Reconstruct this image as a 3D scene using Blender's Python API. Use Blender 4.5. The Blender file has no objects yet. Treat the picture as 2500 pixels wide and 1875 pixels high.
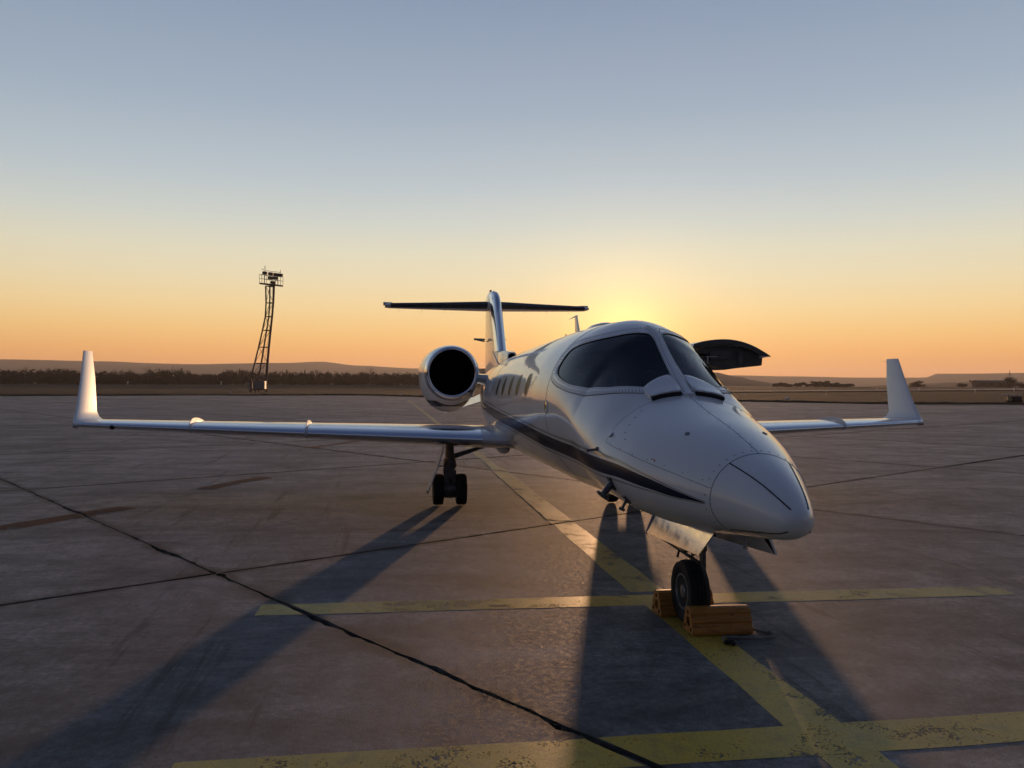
import bpy, math, random
import numpy as np
from mathutils import Matrix, Vector, noise
random.seed(7)
PI = math.pi
R = math.radians
scn = bpy.context.scene
COL = scn.collection

# ------------------------------------------------------------------ camera
CAM = Vector((-4.0399, 2.1899, 1.7063))
YAW, PITCH, ROLL = -0.1505, 0.0017, 0.0043
fw = Vector((math.cos(PITCH)*math.cos(YAW), math.cos(PITCH)*math.sin(YAW), math.sin(PITCH)))
rt = fw.cross(Vector((0, 0, 1))).normalized()
up = rt.cross(fw)
rt, up = rt*math.cos(ROLL)+up*math.sin(ROLL), up*math.cos(ROLL)-rt*math.sin(ROLL)
cd = bpy.data.cameras.new('camera')
cd.sensor_width = 36.0
cd.lens = 2043.27/2500*36
cd.clip_start = 0.05
cd.clip_end = 30000
cam = bpy.data.objects.new('camera', cd)
COL.objects.link(cam)
cam.matrix_world = Matrix(((rt.x, up.x, -fw.x, CAM.x), (rt.y, up.y, -fw.y, CAM.y), (rt.z, up.z, -fw.z, CAM.z), (0, 0, 0, 1)))
scn.camera = cam

# ------------------------------------------------------------------ sky and sun (sunset straight ahead)
SUN_AZ = R(-16.2)      # direction towards the sun, from +X
SUN_EL = R(2.5)
SUN_DIR = (math.cos(SUN_EL)*math.cos(SUN_AZ), math.cos(SUN_EL)*math.sin(SUN_AZ), math.sin(SUN_EL))
w = bpy.data.worlds.new('World')
scn.world = w
w.use_nodes = True
nt = w.node_tree
bg = nt.nodes['Background']

def lin(r, g, b):
    return tuple((c/255/12.92 if c <= 10 else ((c/255+.055)/1.055)**2.4) for c in (r, g, b))

def wn(typ, **kw):
    n = nt.nodes.new(typ)
    for k, v in kw.items():
        setattr(n, k, v)
    return n

def wmath(op, a, b=None, c=None):
    n = wn('ShaderNodeMath', operation=op)
    for i, v in enumerate((a, b, c)):
        if v is None:
            continue
        if isinstance(v, (int, float)):
            n.inputs[i].default_value = v
        else:
            nt.links.new(v, n.inputs[i])
    return n.outputs[0]

def wramp(fac, stops):
    r = wn('ShaderNodeValToRGB')
    els = r.color_ramp.elements
    while len(els) < len(stops):
        els.new(.5)
    for e, (p, c) in zip(els, stops):
        e.position = p
        e.color = (*c, 1)
    nt.links.new(fac, r.inputs[0])
    return r.outputs[0]

def wmix(mode, fac, a, b):
    m = wn('ShaderNodeMix', data_type='RGBA', blend_type=mode)
    for i, v in ((0, fac), (6, a), (7, b)):
        if isinstance(v, (int, float)):
            m.inputs[i].default_value = v
        elif isinstance(v, tuple):
            m.inputs[i].default_value = (*v, 1)
        else:
            nt.links.new(v, m.inputs[i])
    return m.outputs[2]

tc = wn('ShaderNodeTexCoord')
nrm = wn('ShaderNodeVectorMath', operation='NORMALIZE')
nt.links.new(tc.outputs['Generated'], nrm.inputs[0])
sep = wn('ShaderNodeSeparateXYZ')
nt.links.new(nrm.outputs[0], sep.inputs[0])
elev = wmath('MULTIPLY', wmath('ARCSINE', sep.outputs[2]), 180/PI/90)      # 0 at the horizon, 1 overhead
# dusk sky by elevation: towards the sun and away from it
SKY_FRONT = [(0.0, (230, 142, 76)), (1.0, (241, 158, 84)), (2.2, (245, 176, 98)), (3.6, (243, 196, 124)), (5.2, (238, 209, 152)), (7.0, (228, 213, 175)), (8.8, (217, 212, 187)), (10.8, (199, 204, 196)), (13.5, (178, 190, 196)), (18, (153, 169, 185)), (25, (129, 146, 170)), (38, (84, 101, 132)), (60, (54, 68, 98)), (90, (43, 56, 86))]
SKY_BACK = [(0.0, (70, 65, 72)), (4, (84, 76, 84)), (9, (88, 86, 98)), (16, (78, 86, 105)), (30, (62, 75, 101)), (55, (50, 63, 93)), (90, (43, 56, 86))]
front = wramp(elev, [(e/90, lin(*c)) for e, c in SKY_FRONT])
back = wramp(elev, [(e/90, lin(*c)) for e, c in SKY_BACK])
hl = wmath('SQRT', wmath('ADD', wmath('MULTIPLY', sep.outputs[0], sep.outputs[0]), wmath('MULTIPLY_ADD', sep.outputs[1], sep.outputs[1], 1e-5)))
cosaz = wmath('DIVIDE', wmath('ADD', wmath('MULTIPLY', sep.outputs[0], math.cos(SUN_AZ)), wmath('MULTIPLY', sep.outputs[1], math.sin(SUN_AZ))), hl)
towards = wmath('SMOOTH_MIN', wmath('MULTIPLY_ADD', cosaz, .72, .42), 1.0, .2)
towards = wmath('MAXIMUM', towards, 0.0)
col = wmix('MIX', towards, back, front)
# scattered light round the sun
dt = wn('ShaderNodeVectorMath', operation='DOT_PRODUCT')
nt.links.new(nrm.outputs[0], dt.inputs[0])
dt.inputs[1].default_value = SUN_DIR
omd = wmath('SUBTRACT', 1.0, dt.outputs['Value'])
for s_, amp, c in ((.0012, .75, (1.0, .66, .18)), (.0050, .25, (1.0, .62, .15)), (.020, .05, (1.0, .60, .20))):
    g = wmath('MULTIPLY', wmath('EXPONENT', wmath('DIVIDE', omd, -s_)), amp)
    gc = wmix('MIX', g, (0.0, 0.0, 0.0), c)
    col = wmix('ADD', 1.0, col, gc)
sky = wn('ShaderNodeTexSky')
sky.sky_type = 'NISHITA'
sky.sun_disc = False
sky.sun_elevation = SUN_EL
sky.sun_rotation = PI/2 - SUN_AZ
sky.altitude = 200
sky.dust_density = .3
sky.ozone_density = 3.0
nish = wmix('MULTIPLY', 1.0, sky.outputs[0], (.005, .005, .005))
col = wmix('ADD', 1.0, col, nish)
nt.links.new(col, bg.inputs[0])
bg.inputs[1].default_value = 1.0

sd = bpy.data.lights.new('sun', 'SUN')
sd.energy = 3.4
sd.angle = R(0.9)
sd.color = (1.0, 0.55, 0.28)
sun = bpy.data.objects.new('sun', sd)
COL.objects.link(sun)
sv = Vector((math.cos(SUN_EL)*math.cos(SUN_AZ), math.cos(SUN_EL)*math.sin(SUN_AZ), math.sin(SUN_EL)))
sun.rotation_euler = sv.to_track_quat('Z', 'Y').to_euler()

vs = scn.view_settings
vs.view_transform = 'Standard'
vs.look = 'None'
vs.exposure = 0.15
vs.gamma = 1.0
scn.render.engine = 'CYCLES'
scn.cycles.use_denoising = True
scn.cycles.max_bounces = 6
scn.cycles.diffuse_bounces = 2
scn.cycles.glossy_bounces = 3
scn.cycles.use_adaptive_sampling = True
scn.cycles.adaptive_threshold = .03
scn.cycles.sample_clamp_indirect = 6
scn.cycles.volume_bounces = 0

# ------------------------------------------------------------------ material helpers
def mat(name, col=(.5, .5, .5), rough=.5, metal=0, coat=0, coat_r=.03, spec=.5, emit=None):
    m = bpy.data.materials.new(name)
    m.use_nodes = True
    b = m.node_tree.nodes['Principled BSDF']
    b.inputs['Base Color'].default_value = (*col, 1)
    b.inputs['Roughness'].default_value = rough
    b.inputs['Metallic'].default_value = metal
    b.inputs['Coat Weight'].default_value = coat
    b.inputs['Coat Roughness'].default_value = coat_r
    b.inputs['Specular IOR Level'].default_value = spec
    return m

def nodes(m):
    return m.node_tree, m.node_tree.nodes['Principled BSDF']

def N(t, typ, **kw):
    n = t.nodes.new(typ)
    for k, v in kw.items():
        if k.startswith('i_'):
            n.inputs[k[2:].replace('_', ' ')].default_value = v
        else:
            setattr(n, k, v)
    return n

def noise_tex(t, vec, scale, detail=4, rough=.55, dist=0.0):
    n = N(t, 'ShaderNodeTexNoise')
    n.inputs['Scale'].default_value = scale
    n.inputs['Detail'].default_value = detail
    n.inputs['Roughness'].default_value = rough
    n.inputs['Distortion'].default_value = dist
    if vec is not None:
        t.links.new(vec, n.inputs['Vector'])
    return n

def ramp(t, fac, stops):
    r = N(t, 'ShaderNodeValToRGB')
    els = r.color_ramp.elements
    while len(els) < len(stops):
        els.new(0.5)
    for e, (p, c) in zip(els, stops):
        e.position = p
        e.color = (*c, 1) if len(c) == 3 else c
    t.links.new(fac, r.inputs[0])
    return r

def mixc(t, fac, a, b, mode='MIX'):
    m = N(t, 'ShaderNodeMix', data_type='RGBA', blend_type=mode)
    if isinstance(fac, (int, float)):
        m.inputs[0].default_value = fac
    else:
        t.links.new(fac, m.inputs[0])
    for s, v in ((6, a), (7, b)):
        if isinstance(v, tuple):
            m.inputs[s].default_value = (*v, 1)
        else:
            t.links.new(v, m.inputs[s])
    return m.outputs[2]

def bump(t, b, h, strength=.2, dist=.01, inp='Normal'):
    n = N(t, 'ShaderNodeBump')
    n.inputs['Strength'].default_value = strength
    n.inputs['Distance'].default_value = dist
    t.links.new(h, n.inputs['Height'])
    t.links.new(n.outputs[0], b.inputs[inp])
    return n

def pos(t):
    return N(t, 'ShaderNodeNewGeometry').outputs['Position']

def mapped(t, vec, scale=(1, 1, 1), rot=(0, 0, 0)):
    m = N(t, 'ShaderNodeMapping')
    m.inputs['Scale'].default_value = scale
    m.inputs['Rotation'].default_value = rot
    t.links.new(vec, m.inputs['Vector'])
    return m.outputs[0]

def varied(name, col, rough=.5, amp=.25, scale=8, metal=0, coat=0, bumps=0, bscale=40, spec=.5):
    """a plain material with mottled colour and roughness and optional fine relief"""
    m = mat(name, col, rough, metal, coat, spec=spec)
    t, b = nodes(m)
    p = pos(t)
    n = noise_tex(t, p, scale, 5)
    lo = tuple(c*(1-amp) for c in col)
    hi = tuple(min(1, c*(1+amp)) for c in col)
    r = ramp(t, n.outputs[0], [(.3, lo), (.7, hi)])
    t.links.new(r.outputs[0], b.inputs['Base Color'])
    if bumps:
        n2 = noise_tex(t, p, bscale, 4)
        bump(t, b, n2.outputs[0], bumps, .01)
    return m

MT = {}
# aircraft paint: white gloss with a slight waviness of the skin and faint grime
def paint(name, col):
    m = mat(name, col, .36, 0, .8, .025, spec=.4)
    t, b = nodes(m)
    p = pos(t)
    n = noise_tex(t, p, 1.3, 5)
    g = ramp(t, n.outputs[0], [(.35, tuple(c*.93 for c in col)), (.65, col)])
    t.links.new(g.outputs[0], b.inputs['Base Color'])
    n2 = noise_tex(t, p, 2.2, 1)
    bump(t, b, n2.outputs[0], .045, .05, 'Coat Normal')
    n3 = noise_tex(t, p, 30, 3)
    rr = ramp(t, n3.outputs[0], [(.3, (.02,)*3), (.8, (.07,)*3)])
    t.links.new(rr.outputs[0], b.inputs['Coat Roughness'])
    return m
MT['white'] = paint('white_paint', (.80, .80, .79))
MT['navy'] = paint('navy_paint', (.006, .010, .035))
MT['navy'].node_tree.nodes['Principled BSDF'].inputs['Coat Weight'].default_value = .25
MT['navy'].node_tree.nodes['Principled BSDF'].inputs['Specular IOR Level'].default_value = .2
MT['gold'] = paint('grey_gold_paint', (.40, .37, .32))
def metal_mat(name, col, rough):
    m = mat(name, col, rough, 1)
    t, b = nodes(m)
    p = pos(t)
    n = noise_tex(t, p, 14, 4)
    r = ramp(t, n.outputs[0], [(.3, (rough*.7,)*3), (.7, (rough*1.5,)*3)])
    t.links.new(r.outputs[0], b.inputs['Roughness'])
    return m
MT['chrome'] = metal_mat('polished_metal', (.80, .81, .83), .13)
MT['steel'] = metal_mat('bare_steel', (.45, .45, .46), .35)
MT['rivet'] = mat('rivet_metal', (.22, .22, .23), .5, .4)
MT['seam'] = mat('seam_sealant', (.07, .07, .075), .6)
MT['black'] = varied('black_paint', (.012, .012, .013), .45, .3)
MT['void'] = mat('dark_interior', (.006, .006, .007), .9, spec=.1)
MT['rubber'] = varied('tyre_rubber', (.016, .016, .016), .75, .35, 20, bumps=.3, bscale=120, spec=.3)
MT['gearmetal'] = varied('gear_metal', (.10, .10, .105), .4, .4, 18, metal=.5)
MT['rim'] = varied('wheel_rim', (.34, .34, .34), .35, .35, 25, metal=.7)
MT['lining'] = varied('door_lining', (.085, .08, .075), .6, .3, 10)
MT['seat'] = varied('seat_leather', (.05, .045, .04), .55, .3, 10)
MT['beacon'] = mat('red_beacon', (.75, .06, .03), .2, 0, 1)
MT['amber'] = mat('amber_lens', (.55, .40, .08), .15, 0, 1)
MT['redmark'] = mat('red_marking', (.45, .03, .03), .4)
MT['lens'] = mat('dark_lens', (.008, .008, .01), .08)
# windshield: dark tinted panes
def glass():
    m = mat('tinted_glass', (.004, .004, .005), .03)
    t, b = nodes(m)
    out = t.nodes['Material Output']
    tr = N(t, 'ShaderNodeBsdfTransparent')
    tr.inputs[0].default_value = (.48, .50, .52, 1)
    gl = N(t, 'ShaderNodeBsdfGlossy')
    gl.inputs['Roughness'].default_value = .04
    gl.inputs['Color'].default_value = (.9, .9, .9, 1)
    fr = N(t, 'ShaderNodeFresnel')
    fr.inputs[0].default_value = 1.5
    n = noise_tex(t, pos(t), 3, 4)
    d = N(t, 'ShaderNodeBsdfDiffuse')
    d.inputs[0].default_value = (.06, .06, .06, 1)
    mx0 = N(t, 'ShaderNodeMixShader')
    r = ramp(t, n.outputs[0], [(.3, (.02,)*3), (.8, (.10,)*3)])
    t.links.new(r.outputs[0], mx0.inputs[0])
    t.links.new(tr.outputs[0], mx0.inputs[1])
    t.links.new(d.outputs[0], mx0.inputs[2])
    mx = N(t, 'ShaderNodeMixShader')
    t.links.new(fr.outputs[0], mx.inputs[0])
    t.links.new(mx0.outputs[0], mx.inputs[1])
    t.links.new(gl.outputs[0], mx.inputs[2])
    t.links.new(mx.outputs[0], out.inputs[0])
    return m
MT['glass'] = glass()
MT['pane'] = mat('cabin_pane', (.006, .007, .009), .3, spec=.04)

# concrete of the apron
def concrete():
    m = mat('apron_concrete', (.16, .15, .15), .75)
    t, b = nodes(m)
    p = pos(t)
    big = noise_tex(t, p, .14, 6, .6)
    mid = noise_tex(t, mapped(t, p, (1, .45, 1), (0, 0, R(-32))), 1.1, 9, .72, .5)
    blot = noise_tex(t, p, 4.5, 8, .75, .3)
    fine = noise_tex(t, p, 22, 6, .75)
    grit = noise_tex(t, p, 150, 3, .75)
    c1 = ramp(t, mid.outputs[0], [(.34, (.066, .073, .077)), (.48, (.148, .158, .161)), (.62, (.248, .254, .250))])
    c2 = ramp(t, big.outputs[0], [(.3, (.72, .74, .78)), (.7, (1.25, 1.2, 1.15))])
    c3 = ramp(t, blot.outputs[0], [(.30, (.58, .58, .59)), (.50, (1, 1, 1)), (.70, (1.38, 1.36, 1.33))])
    c4 = ramp(t, grit.outputs[0], [(.30, (.45, .45, .45)), (.5, (1, 1, 1)), (.72, (1.9, 1.85, 1.8))])
    c5 = ramp(t, fine.outputs[0], [(.30, (.45, .45, .46)), (.5, (1, 1, 1)), (.70, (1.65, 1.63, 1.6))])
    c = mixc(t, 1.0, c1.outputs[0], c2.outputs[0], 'MULTIPLY')
    c = mixc(t, 1.0, c, c3.outputs[0], 'MULTIPLY')
    c = mixc(t, 1.0, c, c5.outputs[0], 'MULTIPLY')
    c = mixc(t, 1.0, c, c4.outputs[0], 'MULTIPLY')
    # tyre scuffs and drag marks: long thin dark streaks
    for rot_, thr in ((12, .60), (-38, .62), (70, .63)):
        sc = noise_tex(t, mapped(t, p, (.22, 3.2, 1), (0, 0, R(rot_))), .8, 6, .7, .2)
        sr = ramp(t, sc.outputs[0], [(thr, (1, 1, 1)), (thr+.06, (.42, .42, .44))])
        c = mixc(t, .9, c, sr.outputs[0], 'MULTIPLY')
    # each slab was poured apart and has its own tone
    oi = N(t, 'ShaderNodeObjectInfo')
    sl = ramp(t, oi.outputs['Random'], [(0, (.86, .87, .89)), (1, (1.12, 1.09, 1.07))])
    c = mixc(t, 1.0, c, sl.outputs[0], 'MULTIPLY')
    # rubber and oil stains with a shape of their own
    st = noise_tex(t, mapped(t, p, (.5, 1.6, 1), (0, 0, R(25))), .55, 5, .6, .8)
    sm = ramp(t, st.outputs[0], [(.56, (0, 0, 0)), (.70, (1, 1, 1))])
    mm = N(t, 'ShaderNodeMath', operation='MULTIPLY')
    t.links.new(sm.outputs[0], mm.inputs[0])
    mm.inputs[1].default_value = .38
    c = mixc(t, mm.outputs[0], c, (.045, .045, .05))
    # sealant smeared along the joints of each slab
    tcn = N(t, 'ShaderNodeTexCoord')
    sp_ = N(t, 'ShaderNodeSeparateXYZ')
    t.links.new(tcn.outputs['Object'], sp_.inputs[0])
    def M_(op, a, b_=None):
        n_ = N(t, 'ShaderNodeMath', operation=op)
        for i_, v_ in enumerate((a, b_)):
            if v_ is None:
                continue
            if isinstance(v_, (int, float)):
                n_.inputs[i_].default_value = v_
            else:
                t.links.new(v_, n_.inputs[i_])
        return n_.outputs[0]
    ed = M_('MINIMUM', M_('SUBTRACT', 3.925, M_('ABSOLUTE', sp_.outputs[0])), M_('SUBTRACT', 3.925, M_('ABSOLUTE', sp_.outputs[1])))
    jn = noise_tex(t, p, 1.6, 6, .7)
    ed = M_('ADD', ed, M_('MULTIPLY', M_('SUBTRACT', jn.outputs[0], .5), .45))
    em = ramp(t, ed, [(.0, (.85,)*3), (.05, (.62,)*3), (.13, (0,)*3)])
    c = mixc(t, em.outputs[0], c, (.026, .025, .026))
    t.links.new(c, b.inputs['Base Color'])
    b.inputs['Specular IOR Level'].default_value = .4
    rr = ramp(t, fine.outputs[0], [(.3, (.62,)*3), (.7, (.95,)*3)])
    t.links.new(rr.outputs[0], b.inputs['Roughness'])
    add = N(t, 'ShaderNodeMath', operation='MULTIPLY_ADD')
    fb = noise_tex(t, p, 70, 4, .7)
    t.links.new(fb.outputs[0], add.inputs[0])
    add.inputs[1].default_value = .8
    t.links.new(grit.outputs[0], add.inputs[2])
    bump(t, b, add.outputs[0], .75, .004)
    return m
MT['concrete'] = concrete()
MT['joint'] = varied('joint_tar', (.014, .013, .012), .85, .5, 30, bumps=.6)

def worn_paint(name, col, dark, keep, rough=.5, spec=.4):
    """road paint that has worn through to the concrete in places"""
    m = mat(name, col, rough, spec=spec)
    t, b = nodes(m)
    out = t.nodes['Material Output']
    p = pos(t)
    a = noise_tex(t, p, 5, 7, .7, .3)
    g = noise_tex(t, p, 60, 5, .7)
    h = noise_tex(t, p, .9, 3)
    c = ramp(t, a.outputs[0], [(.36, dark), (.62, col)])
    c5 = ramp(t, g.outputs[0], [(.3, (.72,)*3), (.75, (1.2,)*3)])
    cc = mixc(t, 1.0, c.outputs[0], c5.outputs[0], 'MULTIPLY')
    t.links.new(cc, b.inputs['Base Color'])
    bump(t, b, g.outputs[0], .3, .003)
    s1 = N(t, 'ShaderNodeMath', operation='MULTIPLY_ADD')
    t.links.new(g.outputs[0], s1.inputs[0])
    s1.inputs[1].default_value = .8
    hm_ = N(t, 'ShaderNodeMath', operation='MULTIPLY')
    hm_.inputs[1].default_value = .45
    t.links.new(h.outputs[0], hm_.inputs[0])
    t.links.new(hm_.outputs[0], s1.inputs[2])
    s2 = N(t, 'ShaderNodeMath', operation='MULTIPLY_ADD')
    t.links.new(a.outputs[0], s2.inputs[0])
    s2.inputs[1].default_value = .75
    t.links.new(s1.outputs[0], s2.inputs[2])
    hv = N(t, 'ShaderNodeMath', operation='MULTIPLY')
    t.links.new(s2.outputs[0], hv.inputs[0])
    hv.inputs[1].default_value = .5
    w_ = ramp(t, hv.outputs[0], [(keep, (0, 0, 0)), (keep+.03, (1, 1, 1))])
    tr = N(t, 'ShaderNodeBsdfTransparent')
    mx = N(t, 'ShaderNodeMixShader')
    t.links.new(w_.outputs[0], mx.inputs[0])
    t.links.new(b.outputs[0], mx.inputs[1])
    t.links.new(tr.outputs[0], mx.inputs[2])
    t.links.new(mx.outputs[0], out.inputs[0])
    return m
MT['yellow'] = worn_paint('yellow_line_paint', (.66, .45, .05), (.38, .29, .06), .53, .50, .38)
MT['yellow_old'] = worn_paint('old_yellow_paint', (.64, .46, .09), (.32, .25, .08), .525, .55, .32)
MT['rust'] = worn_paint('faded_orange_paint', (.23, .125, .07), (.15, .09, .06), .505, .95, .05)

def grassy(name, a, b_, sc=.08):
    m = mat(name, a, .95, spec=.1)
    t, b = nodes(m)
    p = pos(t)
    n = noise_tex(t, mapped(t, p, (1, .4, 1)), sc, 8, .7)
    n2 = noise_tex(t, p, 2.5, 6, .7)
    c = ramp(t, n.outputs[0], [(.3, a), (.7, b_)])
    c2 = ramp(t, n2.outputs[0], [(.3, (.6,)*3), (.75, (1.35,)*3)])
    t.links.new(mixc(t, 1.0, c.outputs[0], c2.outputs[0], 'MULTIPLY'), b.inputs['Base Color'])
    bump(t, b, n2.outputs[0], 1.0, .3)
    return m
MT['field'] = grassy('dry_grass', (.046, .034, .020), (.105, .074, .039))
MT['hill'] = grassy('hill_scrub', (.060, .048, .034), (.10, .08, .055), .01)
MT['taxi'] = varied('taxiway_concrete', (.13, .12, .11), .8, .25, 1)
MT['wood'] = varied('bare_wood_leaf', (.011, .009, .007), .9, .5, .8, spec=.1)
MT['conifer'] = varied('conifer_leaf', (.016, .020, .012), .9, .5, .8, spec=.1)
MT['bark'] = varied('bark', (.045, .036, .028), .9, .4, 5)
MT['weed'] = varied('dry_weed', (.10, .085, .035), .9, .5, 12)
MT['rope'] = varied('grey_rope', (.22, .21, .19), .9, .4, 60, bumps=.6, bscale=200)
MT['boot'] = varied('dark_boot', (.05, .05, .052), .45, .3)
MT['lamp'] = varied('floodlight_housing', (.03, .03, .032), .5, .3)
MT['mast'] = varied('mast_red_oxide', (.085, .032, .024), .6, .5, 1.5)
MT['mastw'] = varied('mast_pale', (.17, .15, .13), .6, .4, 1.5)
MT['cabinet'] = varied('cabinet_blue_grey', (.13, .16, .18), .5, .2, 1.5)
MT['wpaint'] = varied('white_marker', (.75, .74, .72), .5, .15, 6)
MT['shed'] = varied('shed_board', (.05, .04, .034), .8, .4, .6)
MT['wallpale'] = varied('pale_panel', (.30, .27, .24), .7, .2, .3)
MT['sock'] = varied('windsock_cloth', (.45, .10, .05), .8, .2)

def chockmat():
    m = mat('chock_rubber', (.42, .20, .03), .6)
    t, b = nodes(m)
    p = pos(t)
    n = noise_tex(t, mapped(t, p, (1, .12, 1)), 45, 6, .7)
    n2 = noise_tex(t, p, 9, 4)
    c = ramp(t, n.outputs[0], [(.30, (.07, .03, .006)), (.42, (.34, .135, .018)), (.7, (.52, .22, .03))])
    d = ramp(t, n2.outputs[0], [(.60, (1, 1, 1)), (.72, (.12, .12, .12))])
    t.links.new(mixc(t, 1.0, c.outputs[0], d.outputs[0], 'MULTIPLY'), b.inputs['Base Color'])
    bump(t, b, n.outputs[0], .6, .006)
    return m
MT['chock'] = chockmat()

# ------------------------------------------------------------------ mesh helpers
class MB:
    def __init__(s):
        s.v, s.f = [], []

    def add(s, v, f):
        o = len(s.v)
        s.v += [tuple(p) for p in v]
        s.f += [tuple(i+o for i in q) for q in f]
        return s

    def box(s, c, size, m=None):
        x, y, z = (a/2 for a in size)
        vv = [Vector((sx*x, sy*y, sz*z)) for sx in (-1, 1) for sy in (-1, 1) for sz in (-1, 1)]
        if m is not None:
            vv = [m @ a for a in vv]
        vv = [a+Vector(c) for a in vv]
        return s.add(vv, [(0, 1, 3, 2), (4, 6, 7, 5), (0, 4, 5, 1), (2, 3, 7, 6), (0, 2, 6, 4), (1, 5, 7, 3)])

    def tube(s, p0, p1, r0, r1=None, n=10, cap=True):
        r1 = r0 if r1 is None else r1
        p0, p1 = Vector(p0), Vector(p1)
        d = (p1-p0).normalized()
        a = d.orthogonal().normalized()
        b = d.cross(a)
        v = []
        for p, r in ((p0, r0), (p1, r1)):
            for k in range(n):
                q = 2*PI*k/n
                v.append(p+(a*math.cos(q)+b*math.sin(q))*r)
        f = [(k, (k+1) % n, n+(k+1) % n, n+k) for k in range(n)]
        if cap:
            f += [tuple(range(n-1, -1, -1)), tuple(range(n, 2*n))]
        return s.add(v, f)

    def path(s, pts, r, n=6, closed=False):
        pts = [Vector(p) for p in pts]
        v, f = [], []
        for i, p in enumerate(pts):
            a = pts[max(i-1, 0)]
            b = pts[min(i+1, len(pts)-1)]
            d = (b-a).normalized()
            o = d.cross(Vector((.123, .456, .881))).normalized()
            e = d.cross(o)
            for k in range(n):
                q = 2*PI*k/n
                v.append(p+(o*math.cos(q)+e*math.sin(q))*r)
        for i in range(len(pts)-1):
            for k in range(n):
                f.append((i*n+k, i*n+(k+1) % n, (i+1)*n+(k+1) % n, (i+1)*n+k))
        f += [tuple(range(n-1, -1, -1)), tuple(range((len(pts)-1)*n, len(pts)*n))]
        return s.add(v, f)

    def loft(s, rings, cap0=True, cap1=True, closed=True):
        n = len(rings[0])
        v = [p for r in rings for p in r]
        f = []
        for i in range(len(rings)-1):
            for k in range(n if closed else n-1):
                f.append((i*n+k, i*n+(k+1) % n, (i+1)*n+(k+1) % n, (i+1)*n+k))
        if cap0 and closed:
            f.append(tuple(range(n-1, -1, -1)))
        if cap1 and closed:
            f.append(tuple(range((len(rings)-1)*n, len(rings)*n)))
        return s.add(v, f)

    def lathe(s, prof, c, axis, n=40):
        """profile of (radius, along axis) turned about the axis through c"""
        c, d = Vector(c), Vector(axis).normalized()
        a = d.orthogonal().normalized()
        b = d.cross(a)
        rings = []
        for r, h in prof:
            rings.append([c+d*h+(a*math.cos(2*PI*k/n)+b*math.sin(2*PI*k/n))*max(r, 1e-4) for k in range(n)])
        return s.loft(rings, prof[0][0] > 2e-4, prof[-1][0] > 2e-4)

    def build(s, name, material, parent=None, smooth=35, thick=0, bevel=0):
        me = bpy.data.meshes.new(name)
        me.from_pydata([tuple(p) for p in s.v], [], s.f)
        me.materials.append(MT[material] if isinstance(material, str) else material)
        fix_normals(me)
        if smooth:
            me.polygons.foreach_set('use_smooth', [True]*len(me.polygons))
            me.set_sharp_from_angle(angle=R(smooth))
        me.update()
        o = bpy.data.objects.new(name, me)
        COL.objects.link(o)
        if parent is not None:
            put_under(o, parent)
        if thick:
            md = o.modifiers.new('thickness', 'SOLIDIFY')
            md.thickness = thick
            md.offset = -1
        if bevel:
            md = o.modifiers.new('bevel', 'BEVEL')
            md.width = bevel
            md.segments = 2
        return o

import bmesh
def fix_normals(me):
    bm = bmesh.new()
    bm.from_mesh(me)
    bmesh.ops.recalc_face_normals(bm, faces=bm.faces)
    bm.to_mesh(me)
    bm.free()

def put_under(o, parent):
    # meshes are built in world coordinates; only top-level Empties stand away from the origin
    o.parent = parent
    if parent.type == 'EMPTY':
        o.matrix_parent_inverse = Matrix.Translation(-Vector(parent.location))

def tag(o, label=None, cat=None, group=None, kind=None):
    for k, v in (('label', label), ('category', cat), ('group', group), ('kind', kind)):
        if v:
            o[k] = v
    return o

def thing(name, label, cat, loc=(0, 0, 0), group=None):
    o = bpy.data.objects.new(name, None)
    o.empty_display_size = .2
    COL.objects.link(o)
    o.location = loc
    return tag(o, label, cat, group)

def sstep(a, b, x):
    t = min(1, max(0, (x-a)/(b-a)))
    return t*t*(3-2*t)

# ------------------------------------------------------------------ apron: concrete slabs, 7.85 m square, turned 32.5 degrees
GA = R(32.5)
D1 = Vector((math.cos(GA), math.sin(GA)))
D2 = Vector((-math.sin(GA), math.cos(GA)))
SP = 7.85
A0, B0 = 5.2, 1.06           # one joint of each family
EDGE = [(-45, 62), (60, 62), (120, 54.4), (123, 47.6), (129.5, 29.4), (137.8, 4.9), (121, -3), (86.3, -39), (76, -46.3), (74.7, -61), (60, -75), (-45, -75)]

def clip_poly(poly, p, n):
    """keep the side of the line through p where (q-p).n >= 0"""
    out = []
    for i in range(len(poly)):
        a, b = poly[i], poly[(i+1) % len(poly)]
        da, db = (a[0]-p[0])*n[0]+(a[1]-p[1])*n[1], (b[0]-p[0])*n[0]+(b[1]-p[1])*n[1]
        if da >= 0:
            out.append(a)
        if (da >= 0) != (db >= 0):
            t = da/(da-db)
            out.append((a[0]+t*(b[0]-a[0]), a[1]+t*(b[1]-a[1])))
    return out

def inside(poly, x, y):
    c = False
    for i in range(len(poly)):
        (x0, y0), (x1, y1) = poly[i], poly[i-1]
        if (y0 > y) != (y1 > y) and x < (x1-x0)*(y-y0)/(y1-y0)+x0:
            c = not c
    return c

apron = MB().add([(x, y, -.035) for x, y in EDGE], [tuple(range(len(EDGE)))]).build('apron', 'joint', smooth=0)
tag(apron, kind='structure')

def slab_xy(a, b):
    """slab coordinates to ground"""
    return D1.x*a+D2.x*b, D1.y*a+D2.y*b

SLABS = []
slab_cache = {}
def ragged(L, n, amp, ph):
    return [amp*max(0, noise.noise(Vector((ph, k*L/n*1.1, 0)))*1.1+noise.noise(Vector((ph+9, k*L/n*6, 3)))*.55-.05)+.55*amp*max(0, noise.noise(Vector((ph+4, k*L/n*19, 6)))) for k in range(n+1)]

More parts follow.
